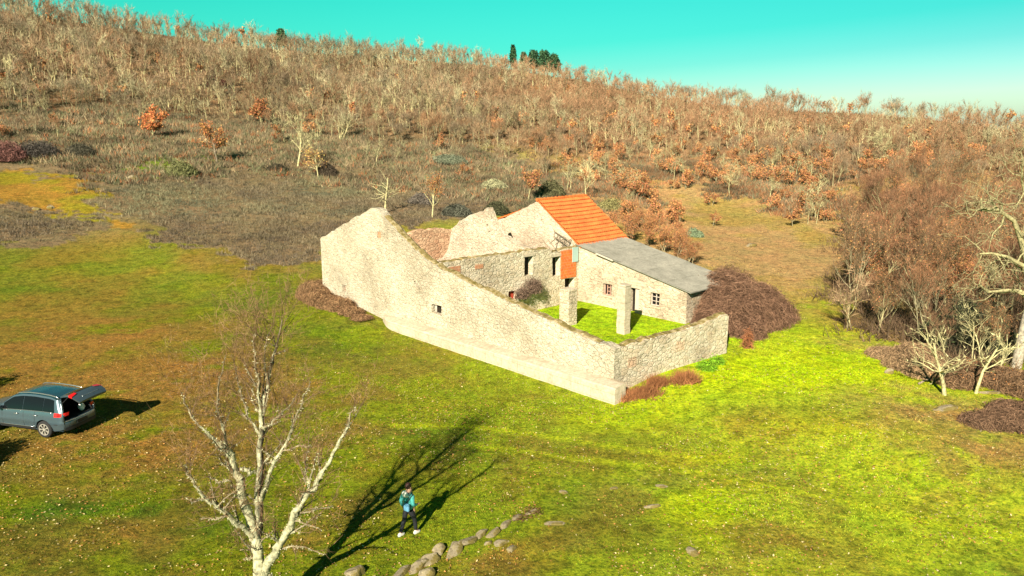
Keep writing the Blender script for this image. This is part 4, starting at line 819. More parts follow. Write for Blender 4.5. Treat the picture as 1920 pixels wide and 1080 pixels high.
# --- foreground tree, surveyed limb by limb (px, py, depth offset); a plane 18.5 m in front of the camera
def fg_tree():
    r = np.random.default_rng(4); YP = 18.5
    def at(px, py, dy=0): q = ray(px, py); t = (YP + dy) / q[1]; return np.array([q[0] * t, YP + dy, CAM_H + q[2] * t])
    S = []; T = []; LCH = []
    def limb(pts, w0, w1, lv=0, kids=0, rough=.03):
        P = [at(*p) for p in pts]; Q = [P[0]]
        for a, b in zip(P, P[1:]):
            n = max(2, int(np.linalg.norm(b - a) / .22))
            for k in range(1, n + 1): Q.append(a + (b - a) * k / n + r.normal(0, rough, 3) * (k < n))
        n = len(Q)
        for i in range(n - 1): S.append((*Q[i], *Q[i + 1], w0 + (w1 - w0) * i / (n - 1), w0 + (w1 - w0) * (i + 1) / (n - 1), lv))
        sub(Q, w0, w1, lv, kids)
        return Q
    def sub(Q, w0, w1, lv, kids):
        n = len(Q)
        for k in range(kids):
            i = int(r.uniform(.15, 1) * (n - 1)); i = min(i, n - 2); d = Q[i + 1] - Q[i]; d /= np.linalg.norm(d); w = (w0 + (w1 - w0) * i / (n - 1))
            a = d * .75 + r.normal(0, .55, 3) + np.array([0, 0, .35]); a /= np.linalg.norm(a); L = [1.35, 1.0, .7, .4][min(3, lv % 9)] * r.uniform(.5, 1.15)
            q = [Q[i]]
            for s in range(4): a = a + r.normal(0, .17, 3) + np.array([0, 0, .06]); a /= np.linalg.norm(a); q.append(q[-1] + a * L / 4)
            lv = lv % 9; ww = min(w * .5, [.034, .022, .012, .007][min(3, lv)])
            for s in range(4): S.append((*q[s], *q[s + 1], ww * (1 - s * .2), ww * (1 - (s + 1) * .2), lv + 1))
            if lv < 2: sub(q, ww, ww * .3, lv + 1, 4 if lv == 0 else 3)
            T.append((q[1], q[-1], a))
    limb([(496, 1168), (494, 1120), (488, 1072)], .24, .20)
    main = limb([(490, 1085), (484, 1045), (478, 1010, .05), (470, 975, .1), (458, 945, .1), (451, 905), (444, 890), (436, 865, -.1), (428, 845, -.2)], .15, .075, 0, 7)
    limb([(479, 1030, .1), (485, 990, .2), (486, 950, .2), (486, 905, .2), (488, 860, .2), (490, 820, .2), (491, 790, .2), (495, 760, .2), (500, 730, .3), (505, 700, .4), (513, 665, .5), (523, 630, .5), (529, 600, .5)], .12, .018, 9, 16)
    limb([(494, 1078), (505, 1050, -.1), (519, 1028, -.2), (535, 1003, -.3), (549, 976, -.4), (562, 950, -.5), (576, 925, -.5), (594, 900, -.5), (606, 882, -.5), (632, 838, -.4), (648, 810, -.3), (655, 790, -.3), (668, 765, -.3)], .12, .014, 0, 10)
    limb([(478, 1010, .05), (462, 995, -.1), (447, 985, -.3), (430, 968, -.5), (417, 957, -.6), (400, 943, -.8), (384, 935, -.9), (365, 910, -1), (350, 890, -1.1), (347, 872, -1.1)], .075, .014, 0, 9)
    limb([(428, 845, -.2), (415, 838, -.3), (395, 818, -.4), (375, 800, -.5), (358, 780, -.5), (345, 755, -.5), (338, 735, -.5)], .045, .01, 0, 6)
    limb([(436, 865, -.1), (425, 845, .1), (420, 810, .2), (412, 780, .2), (408, 750, .3), (412, 710, .3), (418, 690, .3), (424, 665, .3)], .04, .01, 0, 7)
    limb([(486, 950, .2), (494, 920, 0), (500, 905, 0), (512, 870, -.1), (524, 852, -.1), (540, 825, 0), (549, 800, 0), (557, 775, 0), (567, 755, 0), (575, 735, 0), (582, 715, 0)], .055, .012, 0, 9)
    limb([(488, 820, .2), (480, 805, .3), (470, 790, .4), (462, 770, .5), (453, 745, .5), (446, 720, .6), (440, 690, .6), (434, 665, .6)], .035, .008, 0, 9)
    limb([(491, 820, .2), (505, 798, .4), (525, 780, .5), (540, 765, .6), (550, 750, .7), (558, 740, .7)], .035, .012, 0, 6)
    limb([(492, 800, .2), (488, 760, .1), (484, 730, 0), (482, 700, 0), (478, 670, -.1), (474, 640, -.1), (478, 610, -.1)], .04, .008, 0, 10)
    limb([(500, 730, .3), (498, 700, .2), (496, 670, .1), (500, 640, 0), (512, 610, 0), (515, 580, 0)], .025, .006, 0, 8)
    limb([(484, 730, 0), (470, 705, 0), (460, 680, 0), (455, 655, 0)], .02, .006, 0, 7)
    limb([(451, 905), (440, 885, .3), (430, 875, .5), (420, 862, .6)], .04, .012, 0, 4)
    limb([(445, 890), (456, 880, 0), (468, 888, 0), (480, 885, .2)], .05, .04, 0, 0)
    limb([(573, 905, -.5), (574, 880, -.3), (575, 850, -.2), (578, 825, -.1), (582, 800, 0)], .022, .006, 0, 6)
    for p in ([(550, 976, -.4), (575, 983, -.5), (602, 993, -.6)], [(527, 1030, -.2), (548, 1024, -.3), (570, 1025, -.4), (608, 1040, -.5)], [(563, 962, -.5), (590, 955, -.5), (625, 948, -.6)], [(500, 870, 0), (530, 845, -.1), (560, 835, -.2), (585, 838, -.2)], [(430, 968, -.5), (405, 975, -.6), (375, 972, -.7)],
              [(478, 1040, 0), (468, 1048, -.1), (458, 1050, -.1)], [(486, 905, .2), (496, 895, .3), (500, 885, .3)], [(428, 900, -.3), (408, 905, -.4), (390, 895, -.5)], [(384, 935, -.9), (368, 940, -1), (352, 935, -1)], [(505, 1075, 0), (512, 1090, 0)]):
        limb(p, .028, .012, 1, 3)
    S = np.array(S); S[:, 6:8] *= 1.0; dv_ = S[:, 3:6] - S[:, :3]; dv_ /= np.linalg.norm(dv_, axis=1, keepdims=True); S[:, 3:6] += dv_ * S[:, 7:8] * .35; foot = np.array([S[0, 0], S[0, 1], hz(S[0, 0], S[0, 1]) - .2]); S[:, :3] -= foot; S[:, 3:6] -= foot
    S[0, 2] = -.3
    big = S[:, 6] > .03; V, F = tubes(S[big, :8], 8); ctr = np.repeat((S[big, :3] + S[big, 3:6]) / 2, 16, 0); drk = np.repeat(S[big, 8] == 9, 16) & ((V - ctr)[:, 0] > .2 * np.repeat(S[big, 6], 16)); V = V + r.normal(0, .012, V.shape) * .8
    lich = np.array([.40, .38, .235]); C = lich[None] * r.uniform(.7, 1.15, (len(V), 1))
    C[drk] = np.array([.045, .04, .03])  # shaded right side of the central stem, painted into the bark colour
    e = empty('lichened_tree', tuple(foot), 0, 'tall bare tree with pale lichened trunk forking low in the foreground', 'tree')
    # crusts and stubs of lichen along the limbs
    n = 6500; bi = np.nonzero((S[:, 6] > .012) & (S[:, 8] != 9))[0]; wgt = S[bi, 6] + .02; q = r.choice(bi, n, p=wgt / wgt.sum()); t = r.uniform(0, 1, (n, 1)); P = S[q, :3] + (S[q, 3:6] - S[q, :3]) * t; dn = r.normal(0, 1, (n, 3)); dn /= np.linalg.norm(dn, axis=1, keepdims=True)
    P = P + dn * S[q, 6:7] * .85; P1 = P + dn * r.uniform(.02, .085, (n, 1)); VL, FL = slivers(P, P1, r.uniform(.015, .04, n), r); CL = np.repeat(lich[None] * r.uniform(.75, 1.2, (n, 1)), 3, 0)
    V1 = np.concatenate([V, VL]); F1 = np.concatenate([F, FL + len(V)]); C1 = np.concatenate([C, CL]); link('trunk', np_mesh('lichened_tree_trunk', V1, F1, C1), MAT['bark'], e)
    V2, F2 = tubes(S[~big, :8], 4); rad = np.repeat(S[~big, 6], 8)[:, None]; f = np.clip((rad - .006) / .02, 0, 1); C2 = (np.array([.30, .25, .15]) * f + np.array([.17, .10, .055]) * (1 - f)) * r.uniform(.7, 1.2, (len(V2), 1))
    n = 8500; q = r.integers(0, len(T), n); a = np.array([k[0] for k in T])[q] - foot; b = np.array([k[1] for k in T])[q] - foot; d = np.array([k[2] for k in T])[q]
    P = a + (b - a) * r.uniform(0, 1.05, (n, 1)); dd = d * .6 + r.normal(0, .55, (n, 3)) + np.array([0, 0, .2]); dd /= np.linalg.norm(dd, axis=1, keepdims=True); k_ = P[:, 2] > 2.6; P, dd = P[k_], dd[k_]; n = len(P)
    P1 = P + dd * r.uniform(.10, .42, (n, 1)); VT, FT = slivers(P, P1, .009, r); CT = np.repeat(np.array([.25, .15, .075])[None] * r.uniform(.6, 1.3, (n, 1)), 3, 0)
    V3 = np.concatenate([V2, VT]); F3 = np.concatenate([F2, FT + len(V2)]); C3 = np.concatenate([C2, CT]); link('crown', np_mesh('lichened_tree_crown', V3, F3, C3), MAT['veg'], e)
fg_tree()
# a bare tree just outside the left edge whose shade lies beside the car
def shade_tree(x, y, H, seed, label):
    r = np.random.default_rng(seed); ms = tree_meshes('bare_tree', r, H, .22, 900, nsides=6, nb=9, depth=3, twigcol=BROWN, barkcol=PALE, tww=.02, up=.4, spread=.4); place_tree('bare_tree', ms, x, y, 1, 0, label, 'tree')

# --- brambles, brooms and clumps
def bramble(name, blobs, n, col, label, cat='bramble', leaf=(.14, .06, .035), L=.55, w_=.02, nl=0, lsize=.08, group=None, seed=1, flatten=1):
    """blobs: (x, y, z, rx, ry, rz) ellipsoids filled with arching stems"""
    r = np.random.default_rng(seed); B = np.array(blobs, float); vol = (B[:, 3] * B[:, 4] * B[:, 5]) ** .67; q = r.choice(len(B), n, p=vol / vol.sum())
    d = r.normal(0, 1, (n, 3)); d /= np.linalg.norm(d, axis=1, keepdims=True); d[:, 2] = np.abs(d[:, 2]) * .95; rad = r.uniform(.35, 1.0, (n, 1)) ** .6 * np.where(r.uniform(0, 1, (n, 1)) < .04, 1.12, 1)
    P = B[q, :3] + d * B[q, 3:6] * rad; tdir = np.cross(d, r.normal(0, 1, (n, 3))) + d * .35 * flatten + r.normal(0, .3, (n, 3)); tdir /= np.linalg.norm(tdir, axis=1, keepdims=True)
    LL = L * r.uniform(.5, 1.3, (n, 1)); A = P - tdir * LL / 2; Bq = P + tdir * LL / 2 - np.array([0, 0, .12]) * LL; V1, F1 = slivers(P + d * .06, A, w_, r); V2, F2 = slivers(P + d * .06, Bq, w_, r)
    cc = np.repeat(np.array(col)[None] * r.uniform(.25, 2.0, (n, 1)), 3, 0); V = [V1, V2]; F = [F1, F2 + len(V1)]; C = [cc, cc]; o = len(V1) * 2
    if nl:
        q = r.integers(0, n, nl); VL, FL = leafquads(P[q] + r.normal(0, .12, (nl, 3)), lsize * r.uniform(.5, 1.4, nl), r); V.append(VL); F.append(FL + o); C.append(np.repeat(np.array(leaf)[None] * r.uniform(.4, 1.6, (nl, 1)), 4, 0)); o += len(VL)
    # a core of small quads in one darker tone
    nc = n // 2; q = r.choice(len(B), nc); d2 = r.normal(0, .33, (nc, 3)); P = B[q, :3] + d2 * B[q, 3:6]; P[:, 2] = np.maximum(P[:, 2], B[q, 2]); VL, FL = leafquads(P, .13, r); V.append(VL); F.append(FL + o); C.append(np.repeat(np.array(col)[None] * .7, len(VL), 0))
    V = np.concatenate(V); F = np.concatenate(F); C = np.concatenate(C); c0 = np.array([B[:, 0].mean(), B[:, 1].mean(), 0]); c0[2] = hz(c0[0], c0[1]); V = V - c0
    V[:, 2] = np.maximum(V[:, 2], -.1)
    o = link(name, np_mesh(name, V, F, np.clip(C, 0, 1)), MAT['veg']); o.location = tuple(c0); return tag(o, label, cat, group)
def W(u, v): return A0[0] + (u * UD[0] + v * VD[0]) * BS, A0[1] + (u * UD[1] + v * VD[1]) * BS
def blob(u, v, rx, rz, ry=None): x, y = W(u, v); return (x, y, hz(x, y), rx, ry or rx, rz)
def pblob(px, py, rx, rz, ry=None): x, y, z = site(px, py); return (x, y, z, rx, ry or rx, rz)
BR = (.165, .092, .057)
bramble('bramble_bush', [blob(3.5, 14.6, 1.2, 2.3), blob(2.4, 16, 1.9, 2.9), blob(2.1, 18, 2.0, 2.6), blob(1.9, 13.8, 1.5, 2.3), blob(1.2, 15.4, 1.4, 2.0), blob(1.0, 17.0, 1.5, 1.9), blob(1.3, 19.0, 1.4, 1.5), blob(2.4, 12.2, 1.1, 1.8), blob(.2, 13.7, .9, 1.1), blob(3.2, 20, 1.5, 2.1), blob(4.1, 15.6, 1.0, 2.7), blob(4.1, 17.2, 1.2, 3.05), blob(3.9, 18.9, 1.3, 3.0), blob(5.0, 17.6, 1.3, 3.35), blob(5.2, 19.2, 1.5, 3.3)], 66000, BR, 'big brown-purple bramble mound swallowing the right end of the farmhouse', nl=6000, lsize=.06, L=1.1, w_=.02, seed=2)
bramble('bramble_bush', [blob(28.2, -.9, 1.1, 1.2), blob(27, -1.2, 1.1, 1.0), blob(25.6, -1.2, 1.1, .85), blob(24.3, -1.1, 1.0, .8), blob(29.3, -.6, 1.3, 1.3), blob(22.8, -1.2, .9, .45), blob(21.4, -1.3, .8, .25), blob(30, .6, 1, 1.1)], 26000, (.19, .11, .055), 'low brown bramble bank along the foot of the tall gable', nl=3000, L=.45, seed=3)
bramble('bush', [(*W(14.1, 8.0), BZ + 1.45, .7, .7, .95), (*W(14.2, 7.2), BZ + 1.2, .6, .6, .7), (*W(14.0, 8.4), BZ + 1.6, .5, .5, .9)], 1800, (.13, .085, .06), 'dark leafless shrub growing on the inner wall beside the red door', 'shrub', L=.4, seed=4, w_=.018)
for k, (px, py, rx, rz, lb) in enumerate([(1168, 748, .55, .75, 'rust brown dock clump nearest the wall corner'), (1205, 742, .75, .75, 'wide rust brown dock clump before the courtyard wall'), (1232, 722, .4, .85, 'narrow rust brown dock clump half way along the courtyard wall'), (1284, 716, .55, 1.0, 'tall rust brown dock clump farther along the courtyard wall')]):
    b = pblob(px, py, rx, rz); tufts_x = rg.normal(b[0], rx * .45, 160); tufts_y = rg.normal(b[1], rx * .3, 160)
    o = tufts('dock_clump', tufts_x, tufts_y, rz * .8, 8, np.array([.26, .11, .045]), .35, .03, lb, 'dock clump', .3); del o['kind']
bramble('nettle_patch', [pblob(1325, 692, .5, .35), pblob(1345, 682, .4, .35)], 900, (.11, .20, .012), 'low green nettles at the far end of the courtyard wall', 'nettles', nl=2500, leaf=(.12, .24, .012), L=.2, seed=5)
for k, (x, y, r_, h_) in enumerate([(-22.5, 25.2, 1.7, 3.3), (-29.4, 30.2, 1.7, 5.6), (-31.2, 29.6, 1.4, 5.0)]): bramble('evergreen_bush', [(x, y, hz(x, y), r_, r_, h_)], 6000, (.06, .08, .03), ['low dark evergreen bush just past the left edge beside the car', 'tall dark evergreen bush past the left edge, nearer the camera-side of two', 'tall dark evergreen bush past the left edge, farther left of two'][k], 'bush', leaf=(.05, .09, .02), nl=6000, lsize=.22, seed=60 + k)
bramble('ivy_thicket', [pblob(1800, 655, 1.8, 3.2), pblob(1845, 660, 1.6, 2.6), pblob(1770, 640, 1.5, 2.0)], 14000, (.045, .045, .028), 'dark ivy thicket in the shade of the copse beside the large oak', 'thicket', leaf=(.04, .055, .02), nl=9000, lsize=.12, L=.5, seed=71)
# rusty bars by the bramble
bramble('ironwork', [blob(-.9, 11.4, .28, 1.2, .28)], 220, (.26, .10, .045), 'upright rusty red bars between the courtyard wall and the brambles', 'ironwork', L=.8, seed=6)
# scrub along the right foot of the copse
bramble('brushwood_bank', [pblob(1665, 668, 1.2, .4), pblob(1700, 688, 1.2, .6), pblob(1740, 704, 1.2, .8), pblob(1720, 676, 1.5, .9)], 20000, (.20, .13, .07), 'grey-brown brush bank at the front corner of the copse', 'brush', L=.7, seed=7)
bramble('brushwood_bank', [pblob(1845, 795, 1.0, .35), pblob(1885, 795, 1.2, .5), pblob(1930, 800, 1.3, .6), pblob(1905, 775, 1.2, .45), pblob(1975, 785, 1.5, .8)], 20000, (.17, .10, .06), 'dark brown brush bank at the right edge below the big oak', 'brush', L=.6, seed=8)
bramble('brushwood_bank', [pblob(1790, 720, 1.0, .9), pblob(1830, 712, 1.2, 1.1), pblob(1880, 722, 1.3, .9), pblob(1920, 735, 1.4, 1.0)], 16000, (.20, .12, .065), 'brown brush around the feet of the three lichened trees', 'brush', L=.6, seed=9, nl=1500, leaf=(.4, .17, .06))
# brooms and dark shrubs on the slope (px, py, radius, height, colour, label)
for k, (px, py, rx, rz, c, lb) in enumerate([(340, 328, 2.3, 2.3, (.10, .10, .04), 'round olive green broom left of the orange-brown oak'), (70, 292, 3.4, 2.6, (.05, .042, .035), 'dark purple-black thicket on the left slope'), (10, 300, 3.2, 3.2, (.13, .06, .05), 'reddish dark thicket at the left edge'),
        (150, 290, 2.2, 1.8, (.05, .045, .03), 'dark low thicket right of the purple one'), (855, 402, 1.9, 1.5, (.07, .07, .05), 'dark blue-grey broom above the barn'), (930, 400, 1.5, 1.8, (.05, .05, .025), 'dark broom directly behind the broken gable tip'), (1150, 392, 2.6, 1.6, (.13, .115, .045), 'olive broom dome behind the tiled roof'),
        (1032, 365, 1.8, 2.6, (.09, .085, .04), 'dark upright broom above the tiled ridge'), (790, 380, 1.6, 1.5, (.09, .075, .06), 'purple-grey broom left of the slim rust oak'), (840, 305, 3.5, 1.6, (.10, .11, .07), 'wide grey-green broom bank on the middle slope'), (925, 352, 1.9, 1.5, (.19, .18, .10), 'pale tufted broom on the middle slope'),
        (1298, 442, .8, .9, (.11, .14, .08), 'small grey-green broom alone behind the farmhouse'), (520, 318, 1.2, .9, (.06, .05, .03), 'small dark heather mound on the middle slope'), (612, 328, 1.2, 2.3, (.06, .045, .03), 'dark leafless stub bush beside the yellowish oak'), (400, 160, 3.0, 3.0, (.10, .045, .03), 'dark reddish bush inside the left wood')]):
    bramble('broom_bush', [pblob(px, py, rx * .8, rz * .8), pblob(px + 9, py + 2, rx * .7, rz * .6), pblob(px - 12, py + 1, rx * .5, rz * .5)], 3600, tuple(q * 1.25 for q in c), lb, 'bush', L=.9, w_=.05, nl=1800, leaf=c, lsize=.2, seed=20 + k)
# pines on the skyline
pr_ = np.random.default_rng(8)
for k, (px, py, H, wd) in enumerate([(962, 124, 6.8, 1.1), (982, 125, 5.2, 1.3), (1000, 127, 6.2, 2.2), (1020, 129, 6.6, 2.6), (1038, 131, 6.0, 2.3), (528, 92, 5.5, 1.9)]):
    x, y, z = site(px, py); r = pr_; n = 2300; tt = r.uniform(.25, 1, n) ; rad = wd * (1 - np.abs(tt - .55) * 1.25) * r.uniform(.3, 1, n); a = r.uniform(0, 6.28, n); cl = (np.floor(a * 2.2) + np.floor(tt * 5)) % 2 * .25; rad = rad * (.8 + cl)
    P = np.stack([rad * np.cos(a), rad * np.sin(a), tt * H + r.normal(0, .2, n)], 1); V, F = leafquads(P, r.uniform(.3, .7, n), r); C = np.repeat(np.array([.045, .10, .045])[None] * r.uniform(.4, 1.5, (n, 1)), 4, 0)
    e = empty('pine_tree', (x, y, z), 0, 'dark evergreen pine in the clump against the sky above the ruin' if k < 5 else 'lone dark pine standing in the upper left wood just under the skyline', 'tree', 'dark pines clumped on the skyline' if k < 5 else None)
    link('crown', np_mesh('pine_crown', V, F, C), MAT['veg'], e); V, F = tubes(np.array([[0, 0, -.5, 0, 0, H * .9, .16, .04]]), 6); link('trunk', np_mesh('pine_trunk', V, F, np.tile(BARKD, (len(V), 1))), MAT['bark'], e)

# ================================================================== ROCKS
def rock(px, py, sx, sy, sz, label, seed, name='boulder', rz=None, group=None, sink=.35):
    if seed < 17: sx *= 1.22; sy *= .85; sz *= .55; sink = .45
    x, y, z = site(px, py); r = random.Random(seed); bm = bmesh.new(); bmesh.ops.create_icosphere(bm, subdivisions=3, radius=1)
    cuts = [(Vector((r.gauss(0, 1), r.gauss(0, 1), r.gauss(0, .8))).normalized(), r.uniform(.55, .85)) for _ in range(9)]
    for v in bm.verts:
        for nrm, d in cuts:
            k = v.co.dot(nrm) - d
            if k > 0: v.co -= nrm * k * .9
        v.co += v.co.normalized() * (math.sin(v.co.x * 7 + seed) * math.cos(v.co.y * 6) * .05 + r.uniform(-.02, .02)); v.co.x *= sx; v.co.y *= sy; v.co.z *= sz
    me = bpy.data.meshes.new(name); bm.to_mesh(me); bm.free(); o = link(name, me, MAT['rock']); o.location = (x, y, z + sz * (1 - 2 * sink) * .5); o.rotation_euler = (r.uniform(-.15, .15), r.uniform(-.15, .15), rz if rz is not None else r.uniform(0, 6)); return tag(o, label, 'rock', group)
RW = [(752, 1078, .42, .26, .22, 'lowest left stone of the tumbled field wall'), (782, 1066, .40, .28, .24, 'grey stone second from the lower end of the tumbled wall'), (806, 1052, .46, .32, .30, 'upright block with a dark hollow in the tumbled wall'), (824, 1034, .34, .28, .34, 'tall dark-sided stone of the tumbled wall'),
      (852, 1034, .52, .30, .28, 'long pale mossy block in the middle of the tumbled wall'), (878, 1018, .42, .26, .26, 'pale stone just above the long mossy block'), (902, 1003, .30, .22, .22, 'small pale stone in the upper half of the tumbled wall'), (925, 1000, .36, .22, .18, 'flat light stone near the top of the tumbled wall'),
      (914, 1020, .16, .14, .14, 'small round stone just below the tumbled wall'), (938, 1022, .28, .22, .18, 'light rounded stone left of the last loose one'), (959, 1030, .24, .18, .14, 'light flat stone farthest right of the loose stones by the wall'), (948, 985, .30, .18, .15, 'brown stone half sunk near the upper end of the tumbled wall'),
      (972, 972, .30, .16, .16, 'dark mossy stone near the end of the tumbled wall'), (996, 962, .26, .14, .12, 'dark brown stone ending the tumbled wall'), (800, 1080, .3, .25, .2, 'brown stone at the bottom edge beside the tumbled wall'), (665, 1078, .35, .3, .22, 'rounded stone in the tree shadow at the bottom edge'),
      (1040, 984, .38, .18, .08, 'flat pale slab above the tumbled wall'), (1058, 924, .2, .14, .08, 'small pale stone alone in the middle grass'), (1150, 918, .16, .11, .07, 'smallest pale stone in the middle grass'), (1241, 913, .24, .14, .07, 'flat stone highest of those right of centre'), (1223, 953, .38, .15, .07, 'flat grey slab right of centre'),
      (1297, 1038, .22, .3, .10, 'brownish stone near the bottom right of centre'), (1770, 768, .7, .28, .12, 'long flat pale slab at the foot of the three lichened trees'), (1858, 738, .7, .22, .10, 'flat pale slab right of the three lichened trees'), (1668, 700, .25, .2, .22, 'pale boulder at the front of the brush bank'), (250, 339, .75, .5, .6, 'white boulder in the grey scrub on the left slope'), (516, 329, .5, .3, .2, 'small pale rock on the heather slope'),
      (1408, 462, .6, .4, .3, 'dark rock alone in the straw meadow'), (68, 393, .5, .3, .2, 'pale rock in the dark heather at the left'), (95, 391, .5, .3, .25, 'second pale rock in the dark heather at the left, right of the other')]
for k, (px, py, a, b, c, lb) in enumerate(RW):
    rock(px, py, a, b, c, lb, k + 3, rz=(1.0 if k < 16 else 0.1) + rnd.uniform(-.3, .3), sink=.25 if k < 12 else .3, group='stones of the tumbled field wall' if k < 14 else None)
bramble('dry_weeds', [pblob(1000, 962, .4, .12), pblob(975, 975, .3, .10)], 160, (.12, .07, .03), 'dry dark weeds over the end of the tumbled wall', 'weeds', L=.25, seed=41, w_=.012)
def log(px0, py0, px1, py1, r_, label):
    a = site(px0, py0); b = site(px1, py1); pts = [np.array(a) + (np.array(b) - np.array(a)) * t + np.array([0, 0, r_ * .8 + .08 * math.sin(t * 5)]) for t in np.linspace(0, 1, 6)]; m_ = MB(); m_.tube(pts, [r_, r_ * .95, r_ * .85, r_ * .8, r_ * .6, r_ * .35], 8)
    o = m_.build('fallen_branch', MAT['wood'], None, True); tag(o, label, 'branch')
log(1722, 722, 1770, 706, .05, 'pale fallen branch lying left of the tallest lichened tree'); log(1848, 775, 1838, 812, .06, 'dark fallen branch pointing down the slope at the right')

# ================================================================== CAR
def car_paint(name, c, metal=.55, rough=.28):
    m = M(name, c, rough, metal, .5); m.node_tree.nodes['Principled BSDF'].inputs['Coat Weight'].default_value = .6; m.node_tree.nodes['Principled BSDF'].inputs['Coat Roughness'].default_value = .06
    g = G(m); n = g.noise(g.coords(), 3, 4); rr = g.n('ShaderNodeMapRange'); g.l(n.outputs['Fac'], rr.inputs[0]); rr.inputs['To Min'].default_value = rough * .7; rr.inputs['To Max'].default_value = rough * 1.6; g.l(rr.outputs[0], g.b.inputs['Roughness']); return m
PAINT = car_paint('grey_metallic_paint', (.065, .100, .12), .4, .26); ROOF_SKY = car_paint('grey_roof_sky_tint', (.06, .19, .23), .75, .18)  # roof colour has the teal sky reflection painted into it
CHROME = M('satin_chrome', (.62, .62, .58), .25, .9); TYRE = M('tyre_rubber', (.02, .02, .02), .9); RIM = M('alloy', (.55, .52, .44), .35, .6); PLAST = M('black_plastic', (.018, .019, .02), .6)
LAMP = M('red_lamp_glass', (.50, .012, .012), .15, 0, .5); CABIN = M('dark_cabin_lining', (.010, .010, .011), .9); WHITE = M('white_cloth', (.75, .72, .66), .8)
def car():
    x0, y0 = -19.61, 31.76; e = empty('parked_car', (x0, y0, hz(x0, y0) + .0), R(165), 'grey five door off-roader parked on brown grass with its tailgate raised', 'car'); e.scale = (1.05, 1.05, 1.05)
    def zt(x): return float(np.interp(x, [-.95, -.8, 0, 1.2, 2.3, 2.6, 3.2, 3.6, 3.78], [1.02, 1.07, 1.08, 1.06, 1.02, .99, .93, .84, .68]))
    def zb(x):
        z = float(np.interp(x, [-.95, -.6, -.5, 3.2, 3.5, 3.78], [.42, .33, .30, .30, .33, .42]))
        for c in (0, 2.67):
            if abs(x - c) < .41: z = max(z, .36 + math.sqrt(.41 ** 2 - (x - c) ** 2))
        return z
    def yw(x, z): return .905 - .07 * ((z - .70) / .4) ** 2 - .10 * max(0, (-.72 - x) / .23) ** 2 - .22 * max(0, (x - 3.05) / .73) ** 2 + (.018 if .62 < z < .72 else 0)
    xs = sorted(set([round(v, 3) for v in np.linspace(-.95, 3.78, 70)] + [c + d for c in (0, 2.67) for d in (-.41, -.40, -.36, .36, .40, .41)]))
    body = MB()
    for s in (1, -1): body.grid([[(x, s * yw(x, zb(x) + (zt(x) - zb(x)) * t), zb(x) + (zt(x) - zb(x)) * t) for t in np.linspace(0, 1, 12)] for x in xs])
    body.grid([[(x, y * yw(x, zt(x)), zt(x) + .07 * (1 - y * y)) for y in np.linspace(-1, 1, 11)] for x in xs if x >= 2.15])      # bonnet
    body.grid([[(3.78 + .05 * (1 - y * y), y * yw(3.78, z), z) for y in np.linspace(-1, 1, 9)] for z in (.42, .5, .6, .68)])       # nose
    body.grid([[(-.95 - .06 * (1 - y * y), y * yw(-.95, z), z) for y in np.linspace(-1, 1, 9)] for z in (.42, .5, .6, .72)])      # under the tailgate
    body.grid([[(x, y * .86, .34) for y in (-1, 1)] for x in (-.9, 3.7)])
    b = body.build('body', PAINT, e, True)
    def zr(x): return float(np.interp(x, [-.80, -.6, -.2, .5, 1.1, 1.55, 2.35], [1.57, 1.615, 1.665, 1.70, 1.68, 1.60, 1.06]))
    def gh(x, t): # greenhouse side, t 0 belt..1 roof
        z0 = zt(x) - .005; z1 = zr(x); z = z0 + (z1 - z0) * t; return z, yw(x, z0) - .035 * t - .19 * ((z - z0) / .62) ** 1.3 if z1 > z0 else yw(x, z0)
    gx = list(np.linspace(-.93, 2.35, 34)); cab = MB()
    for s in (1, -1):
        rows = []
        for x in gx:
            row = []
            for t in np.linspace(0, 1, 8):
                xx = x + (max(0, (-.3 - x)) / .63) * .26 * t; z, y = gh(min(x, 2.35), t); row.append((xx, s * y, z))
            rows.append(row)
        cab.grid(rows)
    cab.build('cabin_frame', CHROME if False else PAINT, e, True)
    rx = list(np.linspace(-.67, 1.5, 20)); roof = MB(); roof.grid([[(x, y * (gh(x, 1)[1] + .003), zr(x) + .045 * (1 - y ** 4)) for y in np.linspace(-1, 1, 13)] for x in rx]); ro = roof.build('roof', ROOF_SKY, e, True)
    ws = MB(); ws.grid([[(x, y * (gh(x, 1)[1] - .0), zr(x) + .03 * (1 - y ** 4) + .012) for y in np.linspace(-.94, .94, 9)] for x in np.linspace(1.52, 2.3, 8)]); ws.build('windscreen', MAT['dglass'], e, True)
    for s in (1, -1):
        for a, bb, nm in ((1.03, 1.98, 'side_window'), (.03, 1.005, 'side_window'), (-.56, .01, 'side_window')):
            g_ = MB(); rows = []
            for x in np.linspace(a, bb, 9):
                tt = []
                for t in np.linspace(.07, .90, 6):
                    tx = t if not (nm and bb > 1.5 and x > 1.6) else t
                    xx = x + (max(0, (-.3 - x)) / .63) * .26 * t; z, y = gh(x, t); tt.append((xx, s * (y + .014), z))
                rows.append(tt)
            g_.grid(rows); g_.build(nm, MAT['dglass'], e, True)
        pts = [(x + (max(0, (-.3 - x)) / .63) * .24, s * (gh(x, .06)[1] + .02), gh(x, .05)[0]) for x in np.linspace(-.6, 2.0, 14)]; m = MB(); m.tube(pts, .012, 6); m.build('window_trim', CHROME, e, True)
        m = MB(); m.tube([(x, s * (gh(x, 1)[1] - .02), zr(x) + (.03 if x in (-.66, 1.42) else .075)) for x in (-.66, -.55, -.2, .3, .8, 1.3, 1.42)], .024, 8); m.build('roof_rail', CHROME, e, True)
        m = MB(); m.box(2.0, 2.14, s * .93 - .09, s * .93 + .12, 1.05, 1.2); m.build('wing_mirror', PAINT, e, True, .03)
        for hx in (.25, 1.2): m = MB(); m.tube([(hx, s * .905, .93), (hx + .05, s * .935, .935), (hx + .17, s * .935, .935), (hx + .22, s * .905, .93)], .016, 6); m.build('door_handle', CHROME, e, True)
